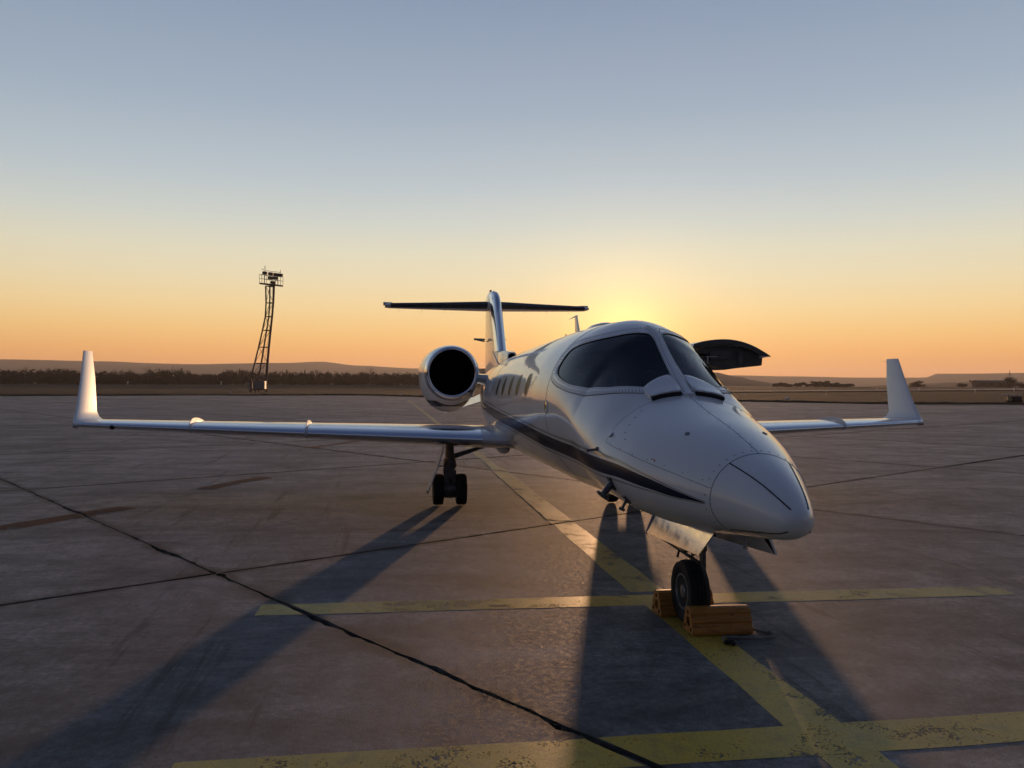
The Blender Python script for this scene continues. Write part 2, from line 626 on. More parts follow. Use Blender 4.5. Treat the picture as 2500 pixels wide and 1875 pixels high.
for i in range(-9, 18):
    for j in range(-12, 18):
        a, b = A0+i*SP, B0+j*SP
        cx, cy = slab_xy(a+SP/2, b+SP/2)
        corners = [slab_xy(a, b), slab_xy(a+SP, b), slab_xy(a+SP, b+SP), slab_xy(a, b+SP)]
        rel = Vector((cx, cy))-Vector((CAM.x, CAM.y))
        d = rel.length
        ang = abs((math.atan2(rel.y, rel.x)-YAW+PI) % (2*PI)-PI)
        if not (d < 20 or (ang < R(44)+5.5/d and d < 160)):
            continue
        near = d < 22
        poly = None
        if near:
            n = 90
            gap = {s: .020+.006*random.random() for s in range(4)}
            pts = []
            # sides: along b=B (j joint), a=A+SP, b=B+SP, a=A ; the joint at B0 is the badly broken one
            for s in range(4):
                broken = (s == 0 and j == 0) or (s == 2 and j == -1)
                amp = .062 if broken else .020
                rg = ragged(SP, n, amp, i*3.1+j*7.7+s*11.3)
                g = (.010 if broken else gap[s])
                for k in range(n):
                    t = k/n
                    e = g+rg[k]*min(1, k*2.0)*(1 if k else .2)
                    if k == 0:
                        e0 = .02 if broken else .012
                        u = [(e0, e0), (SP-e0, e0), (SP-e0, SP-e0), (e0, SP-e0)][s]
                    else:
                        u = [(t*SP, e), (SP-e, t*SP), (SP-t*SP, SP-e), (e, SP-t*SP)][s]
                    pts.append((u[0]-SP/2, u[1]-SP/2))
            key = (i, j)
        else:
            key = 'far%d' % random.randrange(3)
            if key not in slab_cache:
                g = .036
                h = SP/2-g
                pts = []
                for s in range(4):
                    for k in range(4):
                        t = -h+2*h*k/4
                        e = random.uniform(0, .03) if k else 0
                        pts.append([(t, -h+e), (h-e, t), (-t, h-e), (-h+e, -t)][s])
        # slabs cut by the apron's edge get their own outline
        whole = all(inside(EDGE, *c) for c in corners)
        if not whole:
            if not inside(EDGE, cx, cy) and not any(inside(EDGE, *c) for c in corners):
                continue
            pl = [(cx+(x*D1.x+y*D2.x), cy+(x*D1.y+y*D2.y)) for x, y in [(-3.9, -3.9), (3.9, -3.9), (3.9, 3.9), (-3.9, 3.9)]]
            # clip against the nearest edge segments (the outline is close to convex on this side)
            for q in range(len(EDGE)):
                p0, p1 = EDGE[q], EDGE[(q+1) % len(EDGE)]
                nx, ny = (p1[1]-p0[1]), -(p1[0]-p0[0])
                mx_, my_ = 20, 0
                if (mx_-p0[0])*nx+(my_-p0[1])*ny < 0:
                    nx, ny = -nx, -ny
                cut = [c for c in pl if (c[0]-p0[0])*nx+(c[1]-p0[1])*ny < 0]
                if cut:
                    pl = clip_poly(pl, p0, (nx, ny))
                    if len(pl) < 3:
                        break
            if len(pl) < 3:
                continue
            pts = [((x-cx)*D1.x+(y-cy)*D1.y, (x-cx)*D2.x+(y-cy)*D2.y) for x, y in pl]
            key = (i, j)
        if key in slab_cache:
            me = slab_cache[key]
        else:
            m = len(pts)
            me = bpy.data.meshes.new('concrete_slab')
            v = [(x, y, 0) for x, y in pts]+[(x, y, -.06) for x, y in pts]
            f = [tuple(range(m))]+[(k, k+m, (k+1) % m+m, (k+1) % m) for k in range(m)]
            me.from_pydata(v, [], f)
            me.materials.append(MT['concrete'])
            fix_normals(me)
            slab_cache[key] = me
        o = bpy.data.objects.new('concrete_slab', me)
        COL.objects.link(o)
        o.parent = apron
        o.location = (cx, cy, 0 if d < 12 else random.uniform(-.004, 0))
        o.rotation_euler = (0, 0, GA)
        SLABS.append((a, b))

# painted lines, broken where they cross a joint
def paint_poly(name, poly, material='yellow', z=.0010, inset=.030):
    for a, b in SLABS:
        pl = list(poly)
        for (u, v, n) in ((a+inset, None, D1), (a+SP-inset, None, -D1), (None, b+inset, D2), (None, b+SP-inset, -D2)):
            p = slab_xy(u if u is not None else a, v if v is not None else b)
            pl = clip_poly(pl, p, (n.x, n.y))
            if len(pl) < 3:
                break
        if len(pl) < 3:
            continue
        MB().add([(x, y, z) for x, y in pl], [tuple(range(len(pl)))]).build(name, material, apron, smooth=0)

def stroke(x0, y0, x1, y1, wd, step=.35, jit=.008):
    """outline of a hand-painted stroke with slightly wandering edges"""
    d = Vector((x1-x0, y1-y0))
    L = d.length
    d.normalize()
    nrm = Vector((-d.y, d.x))
    n = max(2, int(L/step))
    lf, rg = [], []
    for k in range(n+1):
        p = Vector((x0, y0))+d*(L*k/n)
        q1 = p+nrm*(wd/2+random.uniform(-jit, jit))
        q2 = p-nrm*(wd/2+random.uniform(-jit, jit))
        lf.append((q1.x, q1.y))
        rg.append((q2.x, q2.y))
    return lf+rg[::-1]

random.seed(11)
# lead-in line under the aircraft's centre line: fresh near the camera, worn farther off
paint_poly('lead_in_line', stroke(-3, .06, 2.3, .03, .30))
paint_poly('lead_in_line', stroke(2.66, .03, 13, -.08, .30), 'yellow_old')
paint_poly('lead_in_line', stroke(13.02, -.08, 90, -.40, .20, step=1.2), 'yellow_old')
paint_poly('stop_bar', stroke(2.50, 3.13, 2.30, -2.98, .31), z=.0013)
paint_poly('stop_bar', stroke(-.25, 3.12, -.26, -4.2, .33), z=.0017)
paint_poly('faded_line', stroke(6.5, 6.7, 8.2, 5.7, .36, jit=.03), 'rust')
paint_poly('faded_line', stroke(10.2, 5.1, 11.9, 4.35, .34, jit=.03), 'rust')
paint_poly('faded_line', stroke(19.0, 4.2, 22.0, 2.9, .34, jit=.03), 'rust')

# ------------------------------------------------------------------ field, taxiway and hills
def ground_z(x, y):
    r = math.hypot(x, y)
    z = -.13
    a = math.atan2(y, x)
    z += sstep(170, 520, r)*(2.0 if True else 0)
    z += sstep(90, 200, r)*noise.noise(Vector((x*.012, y*.012, 2)))*.35
    return z
mb = MB()
rad = [0, 20, 45, 70, 90, 105, 120, 135, 150, 165, 180, 200, 220, 240, 260, 290, 330, 380, 440, 520, 650, 900, 1300, 2000, 3200, 5200]
NA = 144
v = [(0, 0, -.13)]
for r in rad[1:]:
    for k in range(NA):
        q = 2*PI*k/NA
        x, y = r*math.cos(q), r*math.sin(q)
        v.append((x, y, ground_z(x, y)))
f = [(0, 1+k, 1+(k+1) % NA) for k in range(NA)]
for i in range(len(rad)-2):
    for k in range(NA):
        f.append((1+i*NA+k, 1+(i+1)*NA+k, 1+(i+1)*NA+(k+1) % NA, 1+i*NA+(k+1) % NA))
tag(mb.add(v, f).build('field', 'field', smooth=60), kind='structure')

# grass verge: the turf stands a little above the apron's edge
def verge():
    mb = MB()
    seg = EDGE[1:11]
    pts = []
    for (x0, y0), (x1, y1) in zip(seg[:-1], seg[1:]):
        n = max(2, int(math.hypot(x1-x0, y1-y0)/.8))
        pts += [(x0+(x1-x0)*k/n, y0+(y1-y0)*k/n) for k in range(n)]
    rows = []
    for off, h in ((-.15, -.02), (.05, .10), (.5, .16), (1.6, .12), (4.5, .0), (9, -.3)):
        row = []
        for i, (x, y) in enumerate(pts):
            l = math.hypot(x-10, y)
            ux, uy = (x-10)/l, y/l
            jj = noise.noise(Vector((x*.9, y*.9, off)))*.35
            o = off+jj*(1 if off > -.1 else .6)
            hh = h*(1+.9*noise.noise(Vector((x*1.7, y*1.7, 4+off))))
            row.append((x+ux*o, y+uy*o, hh))
        rows.append(row)
    n = len(pts)
    vv = [p for r in rows for p in r]
    ff = [(i*n+k, i*n+k+1, (i+1)*n+k+1, (i+1)*n+k) for i in range(len(rows)-1) for k in range(n-1)]
    return mb.add(vv, ff).build('grass_verge', 'field', smooth=60)
tag(verge(), kind='structure')

tw = MB()
pa, pb = Vector((150, 60)), Vector((232, -140))
tws = []
def twpt(s, o):
    a = Vector((200, -60))
    d = Vector((.28, -.96)).normalized()
    nn = Vector((d.y, -d.x))
    p = a+d*s-nn*o
    return p
pts = [twpt(s, 0) for s in range(-10, 400, 20)]
vv, ff = [], []
for k, p in enumerate(pts):
    q = twpt(-10+20*k, 22)
    for e in (p, q):
        vv.append((e.x, e.y, ground_z(e.x, e.y)+.32))
for k in range(len(pts)-1):
    ff.append((2*k, 2*k+1, 2*k+3, 2*k+2))
tag(tw.add(vv, ff).build('taxiway', 'taxi'), kind='structure')

FPX = 2043.27
def az_of(px):
    d = fw + rt*((px-1250)/FPX)
    return math.atan2(d.y, d.x)
def bearing(px, dist, z=0.0):
    """ground point at a bearing and distance from where the photographer stands"""
    a = az_of(px)
    return Vector((CAM.x+dist*math.cos(a), CAM.y+dist*math.sin(a), z))

def ridge(name, prof, D, depth, outside, seed, mat_='hill', dx=6):
    """a hill range: prof = (pixel bearing, height in metres); goes on all round with the heights of `outside`"""
    prof = sorted((-(az_of(p)), h) for p, h in prof)
    lo, hi = prof[0][0], prof[-1][0]
    def hgt(q):
        # q = negative azimuth, right is positive
        n_ = noise.noise(Vector((q*3.0, seed, 0)))*.5+noise.noise(Vector((q*9.0, seed, 5)))*.18
        base = outside*(1+n_)
        if q < lo-.0001:
            t = sstep(lo-.35, lo, q)
            return base*(1-t)+prof[0][1]*t
        if q > hi:
            t = sstep(hi, hi+.35, q)
            return base*t+prof[-1][1]*(1-t)
        for (a, ha), (b, hb) in zip(prof[:-1], prof[1:]):
            if a <= q <= b:
                t = (q-a)/(b-a)
                t = t*t*(3-2*t)
                return ha*(1-t)+hb*t
    vv, ff = [], []
    n = 720
    rows = [(0, 0), (.22, .30), (.45, .62), (.7, .88), (.9, 1.0), (1.1, .97), (1.6, .6), (2.2, .2), (2.6, -.05)]
    for u, k in rows:
        for i in range(n):
            q = -PI+2*PI*i/n
            h = hgt(q)
            dd = D+depth*u*(1+.12*noise.noise(Vector((math.cos(q)*6, math.sin(q)*6, seed+u))))
            z = 1.0+max(0, h)*k*(1+.10*noise.noise(Vector((math.cos(q)*25, math.sin(q)*25, seed+3*u)))*(1 if k < 1 else .15))
            if k <= 0:
                z = -3
            vv.append((CAM.x+dd*math.cos(-q), CAM.y+dd*math.sin(-q), z))
    for r in range(len(rows)-1):
        for i in range(n):
            ff.append((r*n+i, r*n+(i+1) % n, (r+1)*n+(i+1) % n, (r+1)*n+i))
    return tag(MB().add(vv, ff).build(name, mat_, smooth=60), kind='structure')

def hp(px, D, *pairs):
    return [(x, p/FPX*D) for x, p in pairs]
DF = 2900*1.09
ridge('hills', hp(0, DF, (0, 50.5), (226, 49.5), (452, 45.5), (678, 50.5), (780, 55), (882, 46), (1017, 41), (1200, 36), (1500, 30), (1800, 26.5), (1926, 24.5), (2116, 21.5), (2259, 21.5), (2287, 30), (2395, 30), (2500, 31)), 2900, 290, 60, 3)
DM = 1400*1.09
ridge('hills', hp(0, DM, (0, 0), (1100, 0), (1400, 14), (1560, 34), (1650, 41), (1740, 34.5), (1800, 24), (1850, 14), (1902, 6), (1990, 2), (2060, 1), (2200, 7), (2330, 12), (2500, 14)), 1400, 130, 12, 8)

# ------------------------------------------------------------------ the aircraft (nose towards -X, starboard +Y)
random.seed(5)
jet = thing('jet_airplane', 'white twin-engine business jet with navy side stripe parked on the apron', 'airplane', (7, 0, 0))
FX = np.array([.1, .112, .15, .23, .38, .635, 1.05, 1.45, 1.78, 2.2, 2.65, 3.2, 4, 6, 8.5, 10.5, 12.5, 14])
ZT = np.array([1.0, 1.035, 1.07, 1.125, 1.207, 1.309, 1.438, 1.536, 1.635, 1.877, 2.173, 2.293, 2.3, 2.265, 2.2, 2.14, 2.046, 1.92])
ZB = np.array([1.0, .955, .908, .873, .846, .814, .768, .748, .745, .738, .728, .722, .712, .712, .715, .89, 1.19, 1.53])
HW = np.array([0, .04, .085, .13, .195, .305, .471, .605, .668, .70, .715, .755, .79, .785, .72, .54, .32, .12])

def pch(x, xs, ys):
    h = np.diff(xs)
    d = np.diff(ys)/h
    m = np.zeros_like(ys)
    dd0 = np.where(d[:-1] == 0, 1e-9, d[:-1])
    dd1 = np.where(d[1:] == 0, 1e-9, d[1:])
    m[1:-1] = np.where(d[:-1]*d[1:] > 0, 3*(h[:-1]+h[1:])/((2*h[1:]+h[:-1])/dd0+(h[1:]+2*h[:-1])/dd1), 0)
    m[0], m[-1] = d[0], d[-1]
    i = np.clip(np.searchsorted(xs, x)-1, 0, len(xs)-2)
    t = (x-xs[i])/h[i]
    return (2*t**3-3*t**2+1)*ys[i]+(t**3-2*t**2+t)*h[i]*m[i]+(-2*t**3+3*t**2)*ys[i+1]+(t**3-t**2)*h[i]*m[i+1]

def S(x, t):
    """point of the fuselage skin at station x and angle t from the crown (starboard positive)"""
    x = np.clip(np.asarray(x, float), .1, 14)
    t = np.asarray(t, float)
    T, B, wd = pch(x, FX, ZT), pch(x, FX, ZB), pch(x, FX, HW)
    e = 2/np.interp(x, [1.45, 2.0, 2.5, 2.9, 3.4], [2, 1.83, 1.45, 1.77, 2])
    k = np.interp(x, [0, 1.5, 3], [.46, .46, .5])
    zw = B+k*(T-B)
    c, s = np.cos(t), np.sin(t)
    ee = np.where(c > 0, e, 1.0)
    y = wd*np.sign(s)*np.abs(s)**ee
    z = np.where(c > 0, zw+(T-zw)*np.abs(c)**ee, zw+(zw-B)*c)
    return np.stack(np.broadcast_arrays(x, y, z), -1)

def SN(x, t, off=0.0):
    x = np.asarray(x, float)
    t = np.asarray(t, float)
    h = 2e-3
    xa = np.clip(x, .13, 13.9)
    a = S(xa+h, t)-S(xa-h, t)
    b = S(xa, t+h*2)-S(xa, t-h*2)
    n = np.cross(b, a)
    n /= np.maximum(np.linalg.norm(n, axis=-1, keepdims=True), 1e-9)
    p = S(x, t)
    ctr = np.stack(np.broadcast_arrays(x, 0*t, pch(np.clip(x, .1, 14), FX, ZB)*.5+pch(np.clip(x, .1, 14), FX, ZT)*.5), -1)
    sg = np.sign(np.sum(n*(p-ctr), -1, keepdims=True))
    return p+n*sg*np.asarray(off)[..., None]

def z_to_t(x, z):
    """angle on the starboard flank at height z"""
    T, B = pch(np.array([x]), FX, ZT)[0], pch(np.array([x]), FX, ZB)[0]
    k = np.interp(x, [0, 1.5, 3], [.46, .46, .5])
    zw = B+k*(T-B)
    if z < zw:
        return PI-math.acos(min(1, max(0, (zw-z)/(zw-B))))
    e = 2/np.interp(x, [1.45, 2.0, 2.5, 2.9, 3.4], [2, 1.83, 1.45, 1.77, 2])
    return math.acos(min(1, ((z-zw)/(T-zw))**(1/e)))

def chaikin(p, n=2, closed=True):
    for _ in range(n):
        q = []
        m = len(p)
        for i in range(m if closed else m-1):
            a, b = p[i], p[(i+1) % m]
            q += [(a[0]*.75+b[0]*.25, a[1]*.75+b[1]*.25), (a[0]*.25+b[0]*.75, a[1]*.25+b[1]*.75)]
        p = q
    return p

def polar(poly, c, n=120, ty=.75):
    """resample an outline at n even angles about c"""
    out = []
    for k in range(n):
        q = 2*PI*k/n
        dx, dy = math.cos(q), math.sin(q)/ty
        best = None
        for i in range(len(poly)):
            ax, ay = poly[i][0]-c[0], poly[i][1]-c[1]
            bx, by = poly[(i+1) % len(poly)][0]-c[0], poly[(i+1) % len(poly)][1]-c[1]
            ex, ey = bx-ax, by-ay
            den = dx*ey-dy*ex
            if abs(den) < 1e-12:
                continue
            s_ = (ax*ey-ay*ex)/den
            u = (ax*dy-ay*dx)/den
            if s_ > 0 and -1e-6 <= u <= 1+1e-6:
                best = s_ if best is None else max(best, s_)
        best = best or .01
        out.append((c[0]+dx*best, c[1]+dy*best))
    return out

GLASS = [(2.56, .115), (2.601, .2), (2.647, .264), (2.716, .368), (2.804, .504), (2.93, .638), (3.08, .745), (3.17, .796), (3.224, .85), (3.235, .93), (3.235, 1.03), (3.231, 1.10), (3.20, 1.15), (3.09, 1.191), (2.915, 1.195), (2.757, 1.155), (2.603, 1.088), (2.454, .983), (2.226, .79), (1.999, .466), (1.90, .20), (1.87, .09)]
FRAME = [(2.70, .05), (2.735, .15), (2.78, .26), (2.85, .39), (3.0, .58), (3.16, .66), (3.30, .715), (3.335, .78), (3.33, .90), (3.335, 1.03), (3.345, 1.138), (3.345, 1.215), (3.266, 1.265), (3.106, 1.30), (2.895, 1.289), (2.658, 1.209), (2.483, 1.107), (2.286, .945), (2.092, .739), (1.94, .499), (1.84, .24), (1.815, .05)]
GC = (2.62, .66)
glass_o = polar(chaikin(GLASS, 2), GC)
frame_o = polar(chaikin(FRAME, 2), GC)
frame_in = [(a[0]*.90+b[0]*.10, a[1]*.90+b[1]*.10) for a, b in zip(frame_o, glass_o)]

def pip(poly, x, t):
    c = False
    for i in range(len(poly)):
        (x0, y0), (x1, y1) = poly[i], poly[i-1]
        if (y0 > t) != (y1 > t) and x < (x1-x0)*(t-y0)/(y1-y0)+x0:
            c = not c
    return c

# --- skin
xs = np.concatenate([.1+.28*np.linspace(0, 1, 26)**2, np.linspace(.40, 4.2, 153)[0:], np.linspace(4.26, 14, 120)])
NT = 160
th = np.linspace(0, 2*PI, NT, endpoint=False)
G = S(xs[:, None], th[None, :])
fv = [tuple(p) for p in G.reshape(-1, 3)]
ff = []
mid_cut = [(a[0]*.5+b[0]*.5, a[1]*.5+b[1]*.5) for a, b in zip(frame_o, glass_o)]
for i in range(len(xs)-1):
    xm = (xs[i]+xs[i+1])/2
    for k in range(NT):
        tm = (th[k]+PI/NT)
        tm = tm-2*PI if tm > PI else tm
        if 1.8 < xm < 3.4 and pip(mid_cut, xm, abs(tm)):
            continue
        ff.append((i*NT+k, i*NT+(k+1) % NT, (i+1)*NT+(k+1) % NT, (i+1)*NT+k))
ff.append(tuple((len(xs)-1)*NT+k for k in range(NT)))
fus = MB().add(fv, ff).build('fuselage', 'white', jet, smooth=60)

def ring_patch(outlines, offs, sg=1, centre=None):
    """nested outlines in (x, t) joined into a skin patch"""
    mb = MB()
    n = len(outlines[0])
    v = []
    for ol, of in zip(outlines, offs):
        a = np.array(ol)
        o = np.full(n, of) if np.isscalar(of) else np.array(of)
        v += [tuple(p) for p in SN(a[:, 0], a[:, 1]*sg, o)]
    f = []
    for i in range(len(outlines)-1):
        for k in range(n):
            f.append((i*n+k, i*n+(k+1) % n, (i+1)*n+(k+1) % n, (i+1)*n+k))
    if centre is not None:
        v.append(tuple(SN(np.array([centre[0]]), np.array([centre[1]*sg]), np.array([offs[-1] if np.isscalar(offs[-1]) else float(np.mean(offs[-1]))]))[0]))
        c = len(v)-1
        b = (len(outlines)-1)*n
        f += [(b+k, b+(k+1) % n, c) for k in range(n)]
    return mb.add(v, f)

def lerp_o(a, b, t):
    return [(p[0]*(1-t)+q[0]*t, p[1]*(1-t)+q[1]*t) for p, q in zip(a, b)]

def shrink(o, c, t):
    return [(c[0]+(p[0]-c[0])*t, c[1]+(p[1]-c[1])*t) for p in o]

for sg in (1, -1):
    # nested frame, rounded at both hems
    fr_ = ring_patch([frame_o, lerp_o(frame_o, glass_o, .03), lerp_o(frame_o, glass_o, .5), lerp_o(frame_o, glass_o, .97), glass_o, glass_o],
                     [-.004, .006, .008, .008, .004, -.02], sg).build('windshield_frame', 'white', jet, smooth=50)
    # two rows of rivet heads
    rv = MB()
    for tt in (.12, .36, .82):
        row = lerp_o(frame_o, glass_o, tt)
        L = [SN(np.array([p[0]]), np.array([p[1]*sg]), np.array([.008]))[0] for p in row]
        acc = 0
        for a, b in zip(L, L[1:]+L[:1]):
            d = np.linalg.norm(b-a)
            while acc < d:
                p = a+(b-a)*acc/d
                rv.lathe([(.0048, 0), (.0038, .002), (1e-5, .003)], p, p-np.array([2.6, 0, 1.5]), 6)
                acc += .03
            acc -= d
    rv.build('rivets', 'rivet', fr_, smooth=0)['kind'] = 'stuff'
    ol = [tuple(SN(np.array([q_[0]]), np.array([q_[1]*sg]), np.array([.0005]))[0]) for q_ in frame_o+frame_o[:1]]
    MB().path(ol, .0032, 5).build('frame_joint', 'seam', fr_)
    gl = shrink(glass_o, GC, 1.012)
    ring_patch([gl, shrink(gl, GC, .8), shrink(gl, GC, .6), shrink(gl, GC, .4), shrink(gl, GC, .2)], [.0]*5, sg, GC).build('windshield', 'glass', jet, smooth=60)
    ring_patch([shrink(glass_o, GC, 1.006), glass_o, shrink(glass_o, GC, .985), shrink(glass_o, GC, .984)], [.004, .0075, .006, -.004], sg).build('windshield_seal', 'black', jet)

# centre post
n = 40
px_ = np.linspace(1.79, 2.735, n)
rows = []
for t, o in ((-.080, -.006), (-.078, .012), (-.066, .016), (0, .018), (.066, .016), (.078, .012), (.080, -.006)):
    rows.append([tuple(p) for p in SN(px_, np.full(n, t), np.full(n, o))])
post = MB().loft([[rows[r][i] for r in range(7)] for i in range(n)], True, True).build('windshield_post', 'white', jet, smooth=50)
rv = MB()
for t in (-.055, .055):
    for x in np.arange(1.82, 2.72, .028):
        p = SN(np.array([x]), np.array([t]), np.array([.0165]))[0]
        rv.lathe([(.0055, 0), (.0045, .002), (1e-5, .0035)], p, p-np.array([2.8, 0, 1.2]), 6)
rv.build('rivets', 'rivet', post, smooth=0)['kind'] = 'stuff'

# demist air outlets: raised white hoods at the foot of each pane, dark rubber lip in front
BROW = [(2.067, .085), (2.068, .185), (2.046, .304), (2.013, .406), (1.986, .462), (1.954, .484), (1.889, .470), (1.822, .447), (1.820, .33), (1.812, .203), (1.806, .085)]
BC = (1.93, .27)
for sg in (1, -1):
    bo = polar(chaikin(BROW, 1), BC, 80)
    def off(o):
        return [.003+.030*min(1, max(0, (2.07-p[0])/.25)) for p in o]
    o2, o3, o4 = shrink(bo, BC, .975), shrink(bo, BC, .7), shrink(bo, BC, .35)
    hv, hf = [], []
    LIFT = np.array([-.42, 0, .907])
    for ol, lift in ((bo, None), (bo, 0), (o2, .0015), (o3, .0015), (o4, .0015)):
        aa = np.array(ol)
        base = SN(aa[:, 0], aa[:, 1]*sg, np.full(80, -.004 if lift is None else .003))
        if lift is not None:
            base = base+LIFT*(np.array(off(ol))+lift)[:, None]
        hv += [tuple(q_) for q_ in base]
    hv.append(tuple(SN(np.array([BC[0]]), np.array([BC[1]*sg]), np.array([.003]))[0]+LIFT*(off([BC])[0]+.0015)))
    for i in range(4):
        for k in range(80):
            hf.append((i*80+k, i*80+(k+1) % 80, (i+1)*80+(k+1) % 80, (i+1)*80+k))
    hf += [(320+k, 320+(k+1) % 80, 400) for k in range(80)]
    hood = MB().add(hv, hf).build('demist_hood', 'white', jet, smooth=30)
    tt = np.linspace(.10, .437, 30)
    xf = np.interp(tt, [.085, .203, .33, .447], [1.800, 1.806, 1.814, 1.816])
    a = SN(xf-.004, tt*sg, np.full(30, .027))
    b = SN(xf-.012, tt*sg, np.full(30, .018))
    c = SN(xf-.012, tt*sg, np.full(30, .001))
    d = SN(xf+.03, tt*sg, np.full(30, .001))
    e = SN(xf+.03, tt*sg, np.full(30, .022))
    MB().loft([[tuple(q[i]) for q in (a, b, c, d, e)] for i in range(30)]).build('rubber_lip', 'rubber', hood, smooth=50)

# --- painted bands along the flank
def band(name, mat_, top, bot, sg, off=.002, x0=.68, x1=11.0):
    n = 160
    x = x0+(x1-x0)*np.linspace(0, 1, n)**1.3
    tx, tz = zip(*sorted(top))
    bx, bz = zip(*sorted(bot))
    zt = pch(x, np.array(tx), np.array(tz))
    zb = pch(x, np.array(bx), np.array(bz))
    v, f = [], []
    m = 6
    for i in range(n):
        ta, tb = z_to_t(x[i], zt[i]), z_to_t(x[i], zb[i])
        q = np.linspace(ta, tb, m)
        v += [tuple(p) for p in SN(np.full(m, x[i]), q*sg, np.full(m, off))]
    for i in range(n-1):
        for k in range(m-1):
            f.append((i*m+k, i*m+k+1, (i+1)*m+k+1, (i+1)*m+k))
    return MB().add(v, f).build(name, mat_, jet, smooth=60)
NTOP = [(.67, 1.018), (.906, 1.062), (1.2, 1.119), (1.579, 1.176), (2.258, 1.206), (3.062, 1.230), (4.046, 1.285), (5.133, 1.329), (6.9, 1.400), (9, 1.47), (11.2, 1.55)]
NBOT = [(.67, 1.0165), (.912, 1.022), (1.2, 1.050), (1.577, 1.086), (2.549, 1.092), (3.27, 1.116), (4.0, 1.146), (5.37, 1.208), (6.667, 1.252), (7.4, 1.29), (9, 1.36), (11.2, 1.44)]
for sg in (1, -1):
    band('navy_stripe', 'navy', NTOP, NBOT, sg)
    band('pin_stripe', 'gold', [(x, z+.008+.034*sstep(.7, 1.9, x)) for x, z in NTOP], [(x, z+.002+.018*sstep(.7, 1.9, x)) for x, z in NTOP], sg)
    band('pin_stripe', 'gold', [(x, z-.002-.020*sstep(.7, 1.9, x)) for x, z in NBOT], [(x, z-.008-.030*sstep(.7, 1.9, x)) for x, z in NBOT], sg)

# --- panel joints, radome ring, lightning strips, fasteners
def skin_line(pts, r=.0022, off=.0, n=60):
    a = np.array(pts, float)
    u = np.linspace(0, 1, len(a))
    q = np.linspace(0, 1, n)
    x, t = np.interp(q, u, a[:, 0]), np.interp(q, u, a[:, 1])
    return [tuple(p) for p in SN(x, t, np.full(n, off))]
MB().path(skin_line([(.635, t) for t in np.linspace(-PI, PI, 60)], n=120), .0022, 5).build('radome_joint', 'seam', jet)
MB().path(skin_line([(1.79, 0), (.64, 0)]), .0018, 5).build('panel_joint', 'seam', jet)
for sg in (1, -1):
    MB().path(skin_line([(1.774, 1.238*sg), (1.424, 1.229*sg), (1.155, 1.265*sg), (.93, 1.285*sg), (.642, 1.328*sg)]), .0016, 5).build('panel_joint', 'seam', jet)
    MB().path(skin_line([(1.774, 1.238*sg), (1.79, .9*sg), (1.80, .45*sg)]), .0012, 5).build('panel_joint', 'seam', jet)
    MB().path(skin_line([(.632, .65*sg), (.145, .64*sg)]), .0045, 6).build('lightning_strip', 'black', jet)
    MB().path(skin_line([(.60, 2.42*sg), (.15, 2.3*sg)]), .0045, 6).build('lightning_strip', 'black', jet)
    MB().path(skin_line([(3.36, t*sg) for t in np.linspace(.05, 2.6, 20)]), .0018, 5).build('panel_joint', 'seam', jet)
    MB().path(skin_line([(7.4, t*sg) for t in np.linspace(0, 1.5, 20)]), .0018, 5).build('panel_joint', 'seam', jet)
    MB().path(skin_line([(9.1, t*sg) for t in np.linspace(0, 1.7, 20)]), .0018, 5).build('panel_joint', 'seam', jet)
fa = MB()
def dot(mb, x, t, r=.006, h=.002):
    p = SN(np.array([x]), np.array([t]), np.array([.0]))[0]
    q = SN(np.array([x]), np.array([t]), np.array([.01]))[0]
    mb.lathe([(r, -.002), (r, h), (1e-5, h+.001)], p, q-p, 8)
for x in np.arange(.72, 1.75, .165):
    dot(fa, x, .035, .0038); dot(fa, x+.06, -.035, .0038)
    for sg in (1, -1):
        dot(fa, x, 1.215*sg, .004)
for t in np.linspace(-2.2, 2.2, 26):
    dot(fa, .675, t, .004)
for x, t in ((1.62, .98), (1.66, .86), (1.70, .74), (1.74, .62), (1.56, 1.06)):
    for sg in (1, -1):
        dot(fa, x, t*sg, .0055)
fa.build('fasteners', 'rivet', jet, smooth=0)['kind'] = 'stuff'
for sg in (1, -1):
    m_ = MB(); dot(m_, 1.12, .561*sg, .017, .006); m_.build('static_port', 'rivet', jet)
    m_ = MB(); dot(m_, 1.758, 1.111*sg, .020, .012)
    m_.build('stall_vane', 'steel', jet)
    # red corner mark beside the side seam
    m_ = MB()
    for pts in ([(1.15, 1.18), (1.19, 1.18)], [(1.15, 1.18), (1.15, 1.215)]):
        m_.path(skin_line([(a, b*sg) for a, b in pts], n=6), .0035, 4)
    m_.build('red_mark', 'redmark', jet)
    # pitot probe: short mast, tube forwards (starboard)
    if sg < 0:
        continue
    p = SN(np.array([1.867]), np.array([1.42*sg]), np.array([0]))[0]
    out = Vector((0, sg, -.10)).normalized()
    b0 = Vector(p)
    m_ = MB().tube(b0-out*.01, b0+out*.10, .009, .007)
    m_.tube(b0+out*.098+Vector((.03, 0, 0)), b0+out*.098+Vector((-.12, 0, 0)), .008, .006)
    m_.lathe([(.020, -.004), (.020, .004), (.012, .008)], b0, out, 16)
    m_.build('pitot_probe', 'gearmetal', jet)
